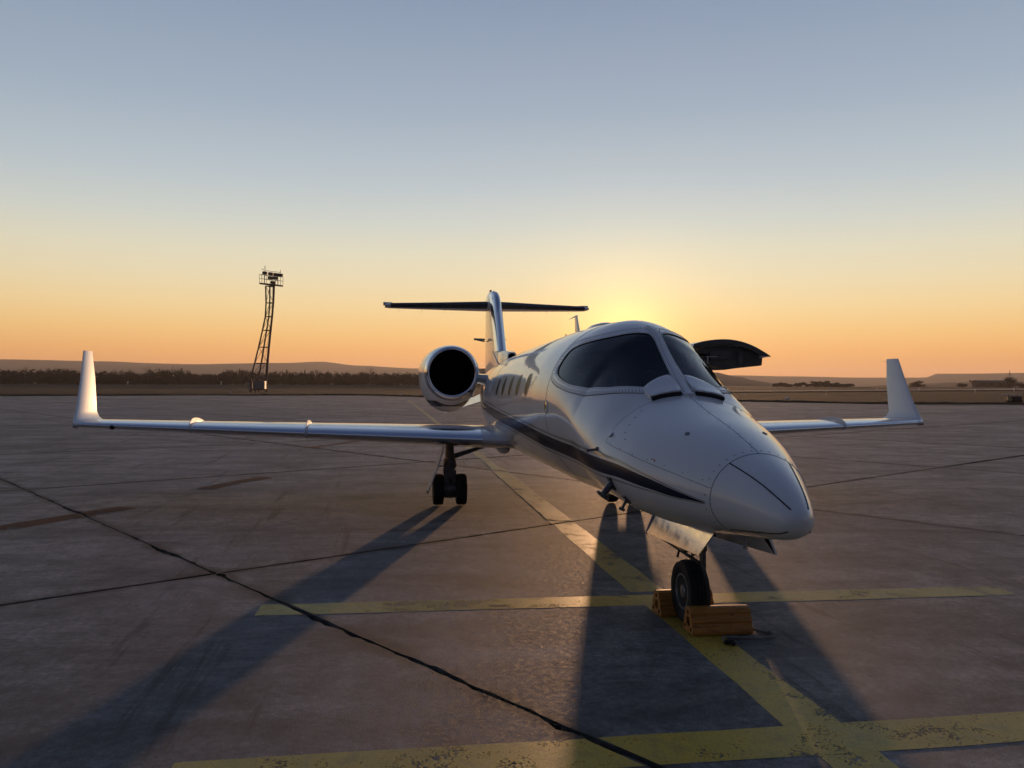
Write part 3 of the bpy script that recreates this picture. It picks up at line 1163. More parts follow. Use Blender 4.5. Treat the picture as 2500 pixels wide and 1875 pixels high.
# recessed light on the starboard flank and belly probes
lo = polar(chaikin([(3.29, 1.50), (3.375, 1.50), (3.375, 1.62), (3.29, 1.62)], 3), (3.333, 1.56), 32, .8)
ring_patch([shrink(lo, (3.333, 1.56), 1.35), shrink(lo, (3.333, 1.56), 1.3), lo], [.0, .006, .006], 1).build('lamp_bezel', 'white', jet)
ring_patch([lo, shrink(lo, (3.333, 1.56), .5)], [.004, .007], 1, (3.333, 1.56)).build('flank_lamp', 'amber', jet)
def belly_probe(x, t, L, r, plate, disc):
    p = Vector(SN(np.array([x]), np.array([t]), np.array([0]))[0])
    q = Vector(SN(np.array([x]), np.array([t]), np.array([.1]))[0])
    d = (q-p).normalized()
    d = (d+Vector((0, .1, -.75))).normalized()
    m_ = MB().tube(p-d*.02, p+d*L, r, r*.85, 12)
    m_.lathe([(disc*.3, L-.01), (disc, L-.004), (disc, L+.008), (disc*.8, L+.012)], p, d, 20)
    nrm = (q-p).normalized()
    m_.box(p+nrm*.004, (plate, plate*.6, .010), nrm.to_track_quat('Z', 'X').to_matrix())
    return m_.build('belly_probe', 'gearmetal', jet)
belly_probe(1.64, 1.86, .105, .026, .10, .050)
belly_probe(1.56, 2.13, .075, .012, .07, .024)

# --- cabin windows: dark rounded panes in a white rim
for sg in (1, -1):
    for x in (4.32, 4.93, 5.49, 6.08, 6.66):
        if sg < 0 and x < 4.5:
            continue
        c = (x, 1.30)
        o = polar(chaikin([(x-.115, 1.155), (x+.115, 1.155), (x+.115, 1.445), (x-.115, 1.445)], 3), c, 40, .8)
        wn = ring_patch([shrink(o, c, 1.12), shrink(o, c, 1.10), shrink(o, c, 1.03), o], [-.002, .003, .003, -.012], sg).build('cabin_window', 'white', jet, smooth=50)
        ring_patch([shrink(o, c, 1.01), shrink(o, c, .5)], [.0015, .002], sg, c).build('pane', 'pane', wn)

# --- things on the roof
def blade(base_x, z0, h, c0, c1, sweep, th_, y0=0.0, lean=0.0):
    rings = []
    for u in (0, .5, 1):
        c = c0+(c1-c0)*u
        x0 = base_x+sweep*u
        pr = [(0, 0), (.15, .5), (.4, .55), (1, 0), (.4, -.55), (.15, -.5)]
        rings.append([(x0+a*c, y0+lean*u+b*th_*(1-.4*u), z0+h*u) for a, b in pr])
    return MB().loft(rings)
m_ = blade(5.2, 2.24, .27, .30, .13, .20, .03)
m_.loft([[(5.35, 0, 2.505), (5.45, .012, 2.51), (5.80, 0, 2.50), (5.45, -.012, 2.51)], [(5.36, 0, 2.518), (5.45, .008, 2.522), (5.82, 0, 2.508), (5.45, -.008, 2.522)]])
m_.build('blade_antenna', 'white', jet)
blade(5.95, 2.25, .085, .10, .06, .04, .02).build('stub_antenna', 'gearmetal', jet)
rings = []
for x, h, wd in ((3.92, .0, .02), (3.98, .028, .09), (4.1, .042, .13), (4.3, .045, .14), (4.45, .04, .12), (4.52, .0, .03)):
    zt = float(pch(np.array([x]), FX, ZT)[0])-.012
    rings.append([(x, wd*math.cos(q), zt+h*max(0, math.sin(q))*1.3) for q in np.linspace(0, PI, 9)]+[(x, 0, zt-.02)])
MB().loft(rings).build('roof_fairing', 'white', jet)
blade(9.75, 2.02, .26, .16, .09, .12, .025, .30, .10).build('blade_antenna', 'white', jet)

# --- wings
def airfoil(n=22):
    out = []
    xs_ = [(1-math.cos(PI*k/n))/2 for k in range(n+1)]
    def yt(x):
        return 5*(.2969*math.sqrt(x)-.126*x-.3516*x*x+.2843*x**3-.1036*x**4)
    def camber(x):
        return .018*(1-(2*x-.8)**2) if x < .4 else .018*(1-((x-.4)/.6)**2)
    up_ = [(x, camber(x)+yt(x)) for x in xs_[::-1]]
    lo_ = [(x, camber(x)-yt(x)) for x in xs_[1:-1]]
    return up_, lo_
UPF, LOF = airfoil()
def wing_sec(y):
    u = (y-.5)/(6.5-.5)
    le = 6.77+u*(8.42-6.77)
    te = 9.62-.02*u
    z = .975+.0268*(y-.5)
    tc = .108-.012*u
    return le, te, z, tc
def wing_ring(y, sg, part='all', infl=0.0):
    le, te, z, tc = wing_sec(y)
    c = te-le
    def P(x, h):
        return (le+x*c, y*sg, z+c*(h[0]+h[1]))
    pts = []
    src = UPF+LOF
    if part == 'le':
        lim = .10
        up_ = [p for p in UPF if p[0] <= lim]
        lo_ = [p for p in LOF if p[0] <= lim]
        src = up_+lo_
    n = len(src)
    for (x, h) in src:
        cam_ = h
        # thickness scale acts on the symmetric part only
        pts.append((le+x*c-infl*(1 if part == 'le' else 0), y*sg, z+c*(h*tc/.1*.1)+0*infl))
    return pts
def scaled_sec(y, sg, lim=None, off=0.0):
    le, te, z, tc = wing_sec(y)
    c = te-le
    def yt(x):
        return tc*5*(.2969*math.sqrt(max(x, 0))-.126*x-.3516*x*x+.2843*x**3-.1015*x**4)
    def cb(x):
        return .012*(1-((x-.35)/.65)**2)-.012*(1-(.35/.65)**2) if x > 0 else 0
    k = 26
    if lim is None:
        xu = [(1-math.cos(PI*i/k))/2 for i in range(k+1)]
    else:
        xu = [lim*(i/12)**2 for i in range(13)]
    up_ = [(x, cb(x)+yt(x)) for x in xu[::-1]]
    lo_ = [(x, cb(x)-yt(x)) for x in xu[1:]]
    pts = up_+lo_
    out = []
    for i, (x, h) in enumerate(pts):
        px0, ph0 = pts[max(i-1, 0)]
        px1, ph1 = pts[min(i+1, len(pts)-1)]
        tx_, th2 = px1-px0, ph1-ph0
        l = math.hypot(tx_, th2) or 1
        nx, nh = th2/l, -tx_/l        # outward for this winding
        out.append((le+x*c+nx*off, y*sg, z+h*c+nh*off))
    return out
YS = [.35, .8, 1.4, 2.1, 2.8, 3.5, 4.2, 4.9, 5.6, 6.15, 6.42]
wings = {}
for sg in (1, -1):
    wg = MB().loft([scaled_sec(y, sg) for y in YS]).build('wing', 'white', jet, smooth=40)
    wings[sg] = wg
    # polished leading edge in three lengths
    for y0, y1 in ((.92, 3.22), (3.26, 4.82), (4.86, 6.36)):
        ys = [y0+(y1-y0)*k/5 for k in range(6)]
        MB().loft([scaled_sec(y, sg, .11, .003) for y in ys], closed=False).build('leading_edge', 'chrome', wg, smooth=40)
    # rivet rows and stall strip
    rv = MB()
    for y in np.arange(1.0, 6.3, .06):
        sec = scaled_sec(y, sg, .095, .003)
        p = sec[0]
        rv.lathe([(.005, 0), (1e-5, .002)], p, (0, 0, 1), 6)
    rv.build('rivets', 'rivet', wg, smooth=0)['kind'] = 'stuff'
    # stall fences: thin plates wrapped over the leading edge
    for y, h, x1 in ((4.84, .075, .62), (3.24, .085, .42)):
        le, te, z, tc = wing_sec(y)
        inn = scaled_sec(y, sg, x1, -.004)
        c = te-le
        outr = []
        nn = len(inn)
        for i, p in enumerate(inn):
            q = scaled_sec(y, sg, x1, 1.0)[i]
            d = Vector(q)-Vector(p)
            d.normalize()
            fr0 = (p[0]-le)/c
            upper = i < nn//2
            hh = h*math.sin(PI*min(1, .12+.88*(1-fr0/x1)))**.6 if upper else h*.45*max(0, 1-fr0/.05)
            if upper:
                hh = h*(1-(fr0/x1)**1.6)*(.55+.45*sstep(0, .12, fr0))
            outr.append(Vector(p)+d*max(hh, .0005))
        keep = [i for i in range(nn) if i < nn//2 or (inn[i][0]-le)/c < .06]
        ring_a = [(inn[i][0], inn[i][1]-.004, inn[i][2]) for i in keep]
        ring_b = [(outr[i].x, outr[i].y-.004, outr[i].z) for i in keep]
        ring_c = [(outr[i].x, outr[i].y+.004, outr[i].z) for i in keep]
        ring_d = [(inn[i][0], inn[i][1]+.004, inn[i][2]) for i in keep]
        MB().loft([[ring_a[i], ring_b[i], ring_c[i], ring_d[i]] for i in range(len(keep))]).build('wing_fence', 'white', wg, smooth=30)
    # flap and aileron joints, dark lamp window in the leading edge
    for ya, yb, fr0 in ((1.0, 4.2, .76), (4.3, 6.0, .78)):
        pts = []
        for y in np.linspace(ya, yb, 20):
            le, te, z, tc = wing_sec(y)
            c = te-le
            pts.append((le+fr0*c, y*sg, z+c*tc*5*(.2969*math.sqrt(fr0)-.126*fr0-.3516*fr0**2+.2843*fr0**3-.1015*fr0**4)+.001+c*(.012*(1-((fr0-.35)/.65)**2)-.012*(1-(.35/.65)**2))))
        MB().path(pts, .004, 4).build('flap_joint', 'seam', wg)
    if sg > 0:
        le, te, z, tc = wing_sec(5.93)
        MB().lathe([(.030, -.02), (.036, .0), (.030, .02), (1e-5, .026)], (le+.012, 5.93, z-.018), (-1, .25, -.1), 18).build('wing_lamp', 'lens', wg)
    # winglet, blended out of the tip
    secs = []
    le, te, z, tc = wing_sec(6.42)
    for (y, zz, l, t_, cant) in ((6.42, z, le, te, 90), (6.47, z+.005, le+.03, te-.005, 70), (6.515, z+.03, le+.09, te-.09, 45), (6.535, z+.075, le+.17, te-.17, 22), (6.545, z+.16, le+.26, te-.215, 12), (6.57, 1.42, 8.80, 9.46, 11), (6.63, 1.80, 9.12, 9.62, 10), (6.705, 2.205, 9.45, 9.765, 10)):
        c = t_-l
        ring = []
        base = scaled_sec(3.0, 1)
        le0, te0, z0, tc0 = wing_sec(3.0)
        ca = R(cant)
        # section's thickness direction: inboard-up, turning from vertical (wing) to sideways (winglet)
        nd = Vector((0, -math.cos(ca), math.sin(ca)))
        kk = .95 if cant > 60 else .75
        for (x, yy, h) in base:
            u = (x-le0)/(te0-le0)
            hh = (h-z0)/(te0-le0)*c*kk
            p = Vector((l+u*c, y-(.085*u*c if cant < 50 else 0), zz))+nd*hh
            ring.append((p.x, p.y*sg, p.z))
        secs.append(ring)
    wl = MB().loft(secs, False, True).build('winglet', 'white', wg, smooth=50)
    MB().lathe([(1e-4, -.10), (.025, -.08), (.036, -.02), (.036, .05), (.02, .12), (1e-4, .16)], (le+.13, 6.49*sg, z-.02), (1, 0, 0), 16).build('nav_light', 'steel', wl)
    for zz, xx, yy in ((2.17, 9.76, 6.70), (1.82, 9.63, 6.635), (1.5, 9.54, 6.585)):
        MB().tube((xx-.01, yy*sg, zz), (xx+.13, (yy-.03)*sg, zz-.005), .003, .0015, 5).build('static_wick', 'wpaint', wl)

# --- engines
for sg in (1, -1):
    yc, zc = 1.135, 1.908
    def ering(x, ry, rtp, rbt, dz=0.0, n=48):
        return [(x, sg*(yc+ry*math.sin(q)), zc+dz+(rtp if math.cos(q) > 0 else rbt)*math.cos(q)) for q in np.linspace(0, 2*PI, n, endpoint=False)]
    NST = [(9.55, .462, .515), (9.8, .482, .60), (10.15, .492, .66), (10.5, .490, .665), (10.9, .472, .62), (11.3, .435, .52)]
    nac = MB().loft([ering(9.40, .437, .432, .455), ering(9.55, .462, .448, .515), ering(9.8, .482, .455, .60), ering(10.15, .492, .455, .66), ering(10.5, .490, .452, .665), ering(10.9, .472, .44, .62), ering(11.3, .435, .41, .52), ering(11.7, .37, .36, .42), ering(12.05, .30, .30, .32), ering(12.1, .285, .285, .30), ering(11.9, .26, .26, .27)], False, False).build('engine_nacelle', 'white', jet, smooth=60)
    MB().loft([ering(9.66, .345, .345, .345), ering(9.45, .338, .338, .338), ering(9.33, .345, .345, .345), ering(9.275, .362, .362, .362), ering(9.258, .382, .382, .384), ering(9.275, .404, .402, .406), ering(9.33, .423, .420, .430), ering(9.40, .4385, .4335, .4565)], False, False).build('intake_lip', 'chrome', nac, smooth=80)
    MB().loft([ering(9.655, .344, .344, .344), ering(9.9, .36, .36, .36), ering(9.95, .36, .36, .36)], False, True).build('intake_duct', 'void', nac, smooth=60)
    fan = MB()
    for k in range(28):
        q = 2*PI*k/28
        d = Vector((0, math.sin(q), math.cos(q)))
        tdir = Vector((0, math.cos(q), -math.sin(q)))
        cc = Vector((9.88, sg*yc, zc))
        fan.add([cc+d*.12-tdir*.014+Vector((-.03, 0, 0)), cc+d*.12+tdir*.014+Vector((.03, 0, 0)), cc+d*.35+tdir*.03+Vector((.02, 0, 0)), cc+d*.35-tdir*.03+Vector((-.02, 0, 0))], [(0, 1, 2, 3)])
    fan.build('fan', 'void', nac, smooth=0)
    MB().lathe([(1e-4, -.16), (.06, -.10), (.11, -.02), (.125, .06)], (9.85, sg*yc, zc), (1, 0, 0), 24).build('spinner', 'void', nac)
    MB().lathe([(.26, 0), (.20, .35), (1e-4, .36)], (11.85, sg*yc, zc), (1, 0, 0), 28).build('exhaust', 'steel', nac)
    MB().loft([ering(9.975, .489, .457, .634), ering(9.995, .4905, .458, .638)], False, False).build('cowl_joint', 'seam', nac)
    # the wing's dark reflection, painted as a navy band low on the cowl
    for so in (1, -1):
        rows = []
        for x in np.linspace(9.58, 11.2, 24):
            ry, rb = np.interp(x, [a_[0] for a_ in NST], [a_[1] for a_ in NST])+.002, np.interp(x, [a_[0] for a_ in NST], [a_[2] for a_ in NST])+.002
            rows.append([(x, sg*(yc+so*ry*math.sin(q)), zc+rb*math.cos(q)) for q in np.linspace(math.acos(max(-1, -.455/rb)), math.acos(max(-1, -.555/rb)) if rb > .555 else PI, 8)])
        MB().loft(rows, closed=False).build('cowl_reflection', 'navy', nac, smooth=60)
    # pylon
    def prs(y, z, l, t_, th_):
        return [(l, sg*y, z), (l+.05, sg*y, z+th_*.75), (l+.35, sg*y, z+th_), (t_-.3, sg*y, z+th_*.6), (t_, sg*y, z), (t_-.3, sg*y, z-th_*.6), (l+.35, sg*y, z-th_), (l+.05, sg*y, z-th_*.75)]
    MB().loft([prs(.40, 1.80, 9.72, 11.9, .10), prs(.55, 1.81, 9.74, 11.85, .09), prs(.75, 1.84, 9.72, 11.6, .075)]).build('engine_pylon', 'white', jet, smooth=30)
    # delta fin below the tail
    MB().loft([[(11.9, sg*.25, 1.42), (13.6, sg*.20, 1.50), (13.6, sg*.20, 1.52), (11.9, sg*.25, 1.44)], [(13.4, sg*.95, 1.12), (14.2, sg*.95, 1.16), (14.2, sg*.95, 1.175), (13.4, sg*.95, 1.135)]]).build('delta_fin', 'white', jet, smooth=0)

# --- fin, tailplane
def foil_h(z, l, t_, half):
    pr = [(0, 0), (.02, .45), (.08, .78), (.25, 1), (.5, .9), (.8, .4), (1, .03)]
    a = [(l+(t_-l)*u, half*h, z) for u, h in pr]
    b = [(l+(t_-l)*u, -half*h, z) for u, h in pr[-1:0:-1]]
    return a+b
fin = MB().loft([foil_h(1.75, 10.9, 14.3, .10), foil_h(2.15, 11.30, 14.32, .12), foil_h(2.34, 11.50, 14.33, .115), foil_h(3.10, 12.08, 14.33, .10), foil_h(3.33, 12.26, 14.34, .105), foil_h(3.47, 12.42, 14.35, .105), foil_h(3.58, 12.66, 14.32, .09), foil_h(3.64, 12.95, 14.22, .05), foil_h(3.655, 13.2, 14.05, .012)]).build('tail_fin', 'white', jet, smooth=60)
le_pts = [(2.36, 11.515), (2.75, 11.81), (3.10, 12.08), (3.33, 12.26), (3.47, 12.42), (3.56, 12.60)]
rings = []
for z, l in le_pts:
    hf = .112 if z < 3.2 else .103
    rings.append([(l+.36, hf*.995+.002, z), (l+.18, hf*.80+.004, z), (l+.04, hf*.46+.004, z), (l-.004, 0, z), (l+.04, -hf*.46-.004, z), (l+.18, -hf*.80-.004, z), (l+.36, -hf*.995-.002, z)])
MB().loft(rings, closed=False).build('fin_leading_edge', 'chrome', fin, smooth=60)
MB().lathe([(.028, -.02), (.028, .03), (.02, .05), (1e-4, .058)], (13.45, 0, 3.66), (0, 0, 1), 18).build('beacon', 'beacon', fin)
for sg in (1, -1):
    # navy band on the fin side
    sec = lambda z, u: None
    b_ = []
    for z, l in ((2.55, 11.66), (2.9, 11.93), (3.2, 12.16)):
        hf = .112
        b_.append([(l+.40, sg*(hf+.003), z), (l+.75, sg*(hf+.004), z)])
    # tailplane half
    def st(y, l, t_, z, th_):
        pr = [(0, 0), (.03, .55), (.12, .9), (.35, 1), (.7, .6), (1, .04)]
        a = [(l+(t_-l)*u, sg*y, z+th_*h) for u, h in pr]
        b = [(l+(t_-l)*u, sg*y, z-th_*h) for u, h in pr[-1:0:-1]]
        return a+b
    tp = MB().loft([st(.0, 12.75, 14.35, 3.345, .085), st(.12, 12.78, 14.36, 3.345, .082), st(1.2, 13.25, 14.40, 3.365, .062), st(2.10, 13.65, 14.42, 3.385, .048), st(2.2, 13.74, 14.42, 3.387, .030)]).build('tailplane', 'white', jet, smooth=50)
    rings = []
    for y, l, t_, z, th_ in ((.14, 12.785, 14.36, 3.345, .082), (1.2, 13.25, 14.40, 3.365, .062), (2.08, 13.642, 14.42, 3.385, .048)):
        c = t_-l
        rings.append([(l+.12*c, sg*y, z+th_*.9+.003), (l+.03*c, sg*y, z+th_*.55+.003), (l-.004, sg*y, z), (l+.03*c, sg*y, z-th_*.55-.003), (l+.12*c, sg*y, z-th_*.9-.003)])
    MB().loft(rings, closed=False).build('leading_edge', 'boot', tp, smooth=60)
    MB().loft([st(2.05, 13.95, 14.42, 3.44, .035), st(2.235, 13.98, 14.42, 3.445, .035)]).build('balance_horn', 'steel', tp)
    MB().path([(14.1, sg*.05, 2.66), (14.0, sg*.12, 2.665), (13.7, sg*.30, 2.68)], .012, 6).build('fin_antenna_mount', 'gearmetal', fin)
    rr = []
    for u, yy, xx in ((0, .10, 13.6), (.5, .22, 13.55), (1, .34, 13.5)):
        rr.append([(xx-.05*(1-u*.6), sg*yy, 2.675), (xx+.05, sg*yy, 2.70), (xx+.14*(1-u*.5), sg*yy, 2.675), (xx+.05, sg*yy, 2.655)])
    MB().loft(rr).build('fin_antenna', 'gearmetal', fin)
    for y in (.9, 1.4, 1.9):
        MB().tube((14.40, sg*y, 3.36), (14.55, sg*y, 3.31), .003, .0015, 5).build('static_wick', 'gearmetal', tp)
# dorsal scoop
rings = []
for x, hw_, z1 in ((10.40, .085, 2.285), (10.6, .095, 2.31), (11.0, .10, 2.335), (11.5, .105, 2.35), (11.9, .06, 2.36)):
    z0 = 2.02
    rings.append([(x, hw_*1.3, z0), (x, hw_, 2.16), (x, hw_*.92, z1-.04), (x, hw_*.6, z1), (x, -hw_*.6, z1), (x, -hw_*.92, z1-.04), (x, -hw_, 2.16), (x, -hw_*1.3, z0)])
sc_ = MB().loft(rings).build('dorsal_scoop', 'white', jet, smooth=40)
MB().lathe([(.062, -.006), (.066, -.002), (.06, .004), (1e-4, .006)], (10.398, 0, 2.205), (-1, 0, 0), 24).build('scoop_mouth', 'void', sc_)

# --- open clamshell cabin door on the port side: upper half swung up, lower half with steps let down
arc = [(-.60, 2.085), (-.75, 2.132), (-.94, 2.153), (-1.09, 2.140), (-1.225, 2.100), (-1.355, 2.034), (-1.455, 1.968)]
arc = chaikin(arc, 2, False)
inn_ = [(y+.012, z-.034) for y, z in arc[:-3]]+[(arc[-1][0]+.09, arc[-1][1]-.018)]
xd0, xd1 = 3.42, 4.30
out_r = [[(x, y, z) for y, z in arc]+[(x, y, z) for y, z in inn_[::-1]] for x in (xd0, xd1)]
door = MB().loft(out_r).build('cabin_door_upper', 'white', jet, smooth=30)
MB().loft([[(x, y, z-.004) for y, z in arc]+[(x, y+.012, z-.046) for y, z in arc[:-3][::-1]] for x in (xd0-.006, xd1+.006)]).build('door_edge', 'lining', door, smooth=30)
# inner trim: a deep tray hanging under the skin
prof = [(-.72, 2.085), (-.94, 2.112), (-1.20, 2.065), (-1.36, 1.985), (-1.352, 1.905), (-1.10, 1.878), (-.985, 1.862), (-.80, 1.915), (-.775, 1.99), (-.83, 2.0), (-.74, 2.02)]
MB().loft([[(x, y, z) for y, z in prof] for x in (xd0+.05, xd1-.05)]).build('door_trim', 'lining', door, smooth=30, bevel=.008)
MB().tube((xd0+.03, -.80, 1.99), (xd0+.03, -.80, 1.92), .008).tube((xd0+.03, -.80, 1.985), (xd0+.03, -.90, 1.985), .006).build('door_latch', 'steel', door)
MB().box((xd0+.045, -1.13, 1.975), (.02, .045, .13)).build('door_bracket', 'gearmetal', door)
MB().path([(xd0+.02, y_, z_-.052) for y_, z_ in arc if -1.12 < y_ < -.70], .006, 5).build('door_rail', 'steel', door)
MB().box((xd0+.04, -.92, 2.0), (.03, .20, .09)).build('door_panel', 'lining', door, smooth=0, bevel=.01)
MB().tube((xd0+.1, -.57, 1.99), (xd0+.1, -.70, 2.11), .009).build('door_strut', 'steel', door)
low = MB().loft([[(x, -.78, 1.02), (x, -.98, .86), (x, -1.18, .64), (x, -1.30, .42), (x, -1.27, .405), (x, -1.14, .63), (x, -.95, .83), (x, -.77, .98)] for x in (3.46, 4.26)]).build('cabin_door_lower', 'white', jet, smooth=40)
for y, z in ((-.93, .90), (-1.10, .73), (-1.23, .55)):
    MB().box((3.86, y, z), (.55, .16, .025)).build('step', 'lining', low, smooth=0)
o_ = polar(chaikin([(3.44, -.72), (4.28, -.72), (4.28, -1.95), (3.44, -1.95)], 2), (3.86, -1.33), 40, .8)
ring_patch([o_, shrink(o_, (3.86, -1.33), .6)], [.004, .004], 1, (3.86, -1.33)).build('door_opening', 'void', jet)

# --- cockpit inside
rg_ = [tuple(Vector(p)*.97+Vector((3.62, 0, 1.5))*.03) for p in S(np.full(48, 3.62), np.linspace(0, 2*PI, 48, endpoint=False))]
MB().loft([rg_, [(x+.03, y, z) for x, y, z in rg_]]).build('cockpit_bulkhead', 'void', jet, smooth=0)
MB().box((2.9, 0, 1.0), (1.4, .84, .03)).build('cockpit_floor', 'void', jet, smooth=0)
MB().loft([[(2.05, -.42, 1.62), (2.05, .42, 1.62), (2.05, .42, 1.2), (2.05, -.42, 1.2)], [(2.30, -.50, 1.66), (2.30, .50, 1.66), (2.30, .50, 1.2), (2.30, -.50, 1.2)]]).build('glareshield', 'black', jet, smooth=0)
for sg in (1, -1):
    s_ = MB().box((3.22, .34*sg, 1.55), (.10, .40, .62), Matrix.Rotation(R(12), 3, 'Y')).build('pilot_seat', 'seat', jet, bevel=.03)
    MB().box((3.02, .34*sg, 1.25), (.42, .40, .10)).build('cushion', 'seat', s_, bevel=.03)
    MB().box((3.30, .34*sg, 1.95), (.08, .24, .18)).build('headrest', 'seat', s_, bevel=.03)
    MB().tube((2.62, .34*sg, 1.25), (2.52, .34*sg, 1.52), .02).tube((2.52, .34*sg-.14, 1.58), (2.52, .34*sg+.14, 1.58), .016).build('control_wheel', 'black', jet)

# --- landing gear
def wheel(parent, c, r, wd, rim_r):
    c = Vector(c)
    h = wd/2
    ty = MB().lathe([(rim_r, -h*.72), (rim_r*1.12, -h*.92), (r*.80, -h), (r*.92, -h*.94), (r*.975, -h*.72), (r*.995, -h*.45), (r, -h*.40), (r-.006, -h*.36), (r-.006, -h*.30), (r, -h*.26), (r, -h*.05), (r-.006, -h*.04), (r-.006, h*.04), (r, h*.05), (r, h*.26), (r-.006, h*.30), (r-.006, h*.36), (r, h*.40), (r*.995, h*.45), (r*.975, h*.72), (r*.92, h*.94), (r*.80, h), (rim_r*1.12, h*.92), (rim_r, h*.72)], c, (0, 1, 0), 56).build('tyre', 'rubber', parent, smooth=40)
    rm = MB()
    for s_ in (-1, 1):
        rm.lathe([(rim_r*1.03, s_*h*.70), (rim_r*1.02, s_*h*.86), (rim_r*.93, s_*h*.86), (rim_r*.88, s_*h*.55), (rim_r*.62, s_*h*.40), (rim_r*.40, s_*h*.62), (rim_r*.34, s_*h*.80), (1e-4, s_*h*.84)], c, (0, 1, 0), 40)
        for k in range(8):
            q = 2*PI*k/8
            p = c+Vector((math.cos(q)*rim_r*.75, s_*h*.44, math.sin(q)*rim_r*.75))
            rm.tube(p, p+Vector((0, s_*.014, 0)), .010, .009, 8)
    rm.build('rim', 'rim', parent, smooth=35)
    return ty

def sub(name, mb, m, parent, **k):
    return mb.build(name, m, parent, **k)

ngx = 1.745
ng = MB().tube((ngx+.10, 0, 1.05), (ngx+.04, 0, .62), .050, .050, 18).tube((ngx+.04, 0, .64), (ngx+.02, 0, .545), .034, .034, 16).build('nose_gear', 'gearmetal', jet)
wheel(ng, (ngx, .005, .2285), .2285, .150, .125)
MB().loft([[(ngx+.02+o_[0]+(.03*(z-.16)), -(.098+b_), z) for o_, b_ in (((-.034, 0), -.010), ((.034, 0), -.010), ((.034, 0), .016), ((-.034, 0), .016))] for z in (.16, .30, .44, .54)]).build('fork', 'gearmetal', ng, smooth=30, bevel=.004)
MB().tube((ngx, -.115, .2285), (ngx, .07, .2285), .022, n=14).build('axle', 'steel', ng)
MB().box((ngx+.02, -.03, .535), (.10, .17, .05)).build('fork_crown', 'gearmetal', ng, smooth=0, bevel=.012)
MB().tube((ngx-.05, .0, .60), (ngx-.13, 0, .53), .014).tube((ngx-.13, 0, .53), (ngx-.04, 0, .50), .014).build('torque_link', 'gearmetal', ng)
MB().lathe([(.02, .05), (.045, .02), (.05, -.02), (.042, -.03), (1e-4, -.034)], (ngx-.06, .06, .585), (1, 0, 0), 20).build('taxi_lamp', 'chrome', ng)
MB().tube((ngx+.06, .0, .66), (ngx+.45, 0, .80), .02).build('drag_brace', 'gearmetal', ng)
MB().path([(ngx-.02, .05, .72), (ngx-.06, .08, .62), (ngx-.02, .09, .55), (ngx+.03, .09, .47)], .008, 6).build('brake_hose', 'rubber', ng)
# nose wheel bay and its doors
bo = polar(chaikin([(.95, 2.86), (2.10, 2.90), (2.10, 3.38), (.95, 3.42)], 2), (1.5, 3.14), 60, .8)
ring_patch([bo, shrink(bo, (1.5, 3.14), .5)], [.003, .003], 1, (1.5, 3.14)).build('wheel_bay', 'void', jet)
dr = MB().loft([[(2.06, .145, .745), (2.06, .155, .745), (2.14, .206, .585), (2.14, .196, .585)], [(.95, .142, .785), (.95, .152, .785), (1.08, .204, .622), (1.08, .194, .622)]]).build('nose_gear_door', 'chrome', jet, smooth=30)
MB().tube((2.085, .160, .752), (2.155, .202, .575), .012, n=10).build('door_edge_strip', 'chrome', dr)
MB().box((1.60, .188, .590), (1.02, .014, .016), Matrix.Rotation(R(-2), 3, 'Y')).build('door_seal', 'rubber', dr, smooth=0)
dl = MB().loft([[(1.75, -.150, .755), (1.75, -.165, .755), (1.75, -.185, .615), (1.75, -.172, .615)], [(.84, -.150, .79), (.84, -.165, .79), (.80, -.200, .672), (.80, -.187, .672)]]).build('nose_gear_door', 'white', jet, smooth=30)
MB().loft([[(1.74, -.149, .752), (1.74, -.171, .617)], [(.845, -.149, .786), (.805, -.186, .674)]], closed=False).build('door_liner', 'void', dl, smooth=0)
MB().box((1.17, -.155, .70), (.03, .02, .13)).build('door_hinge', 'white', dl, smooth=0)

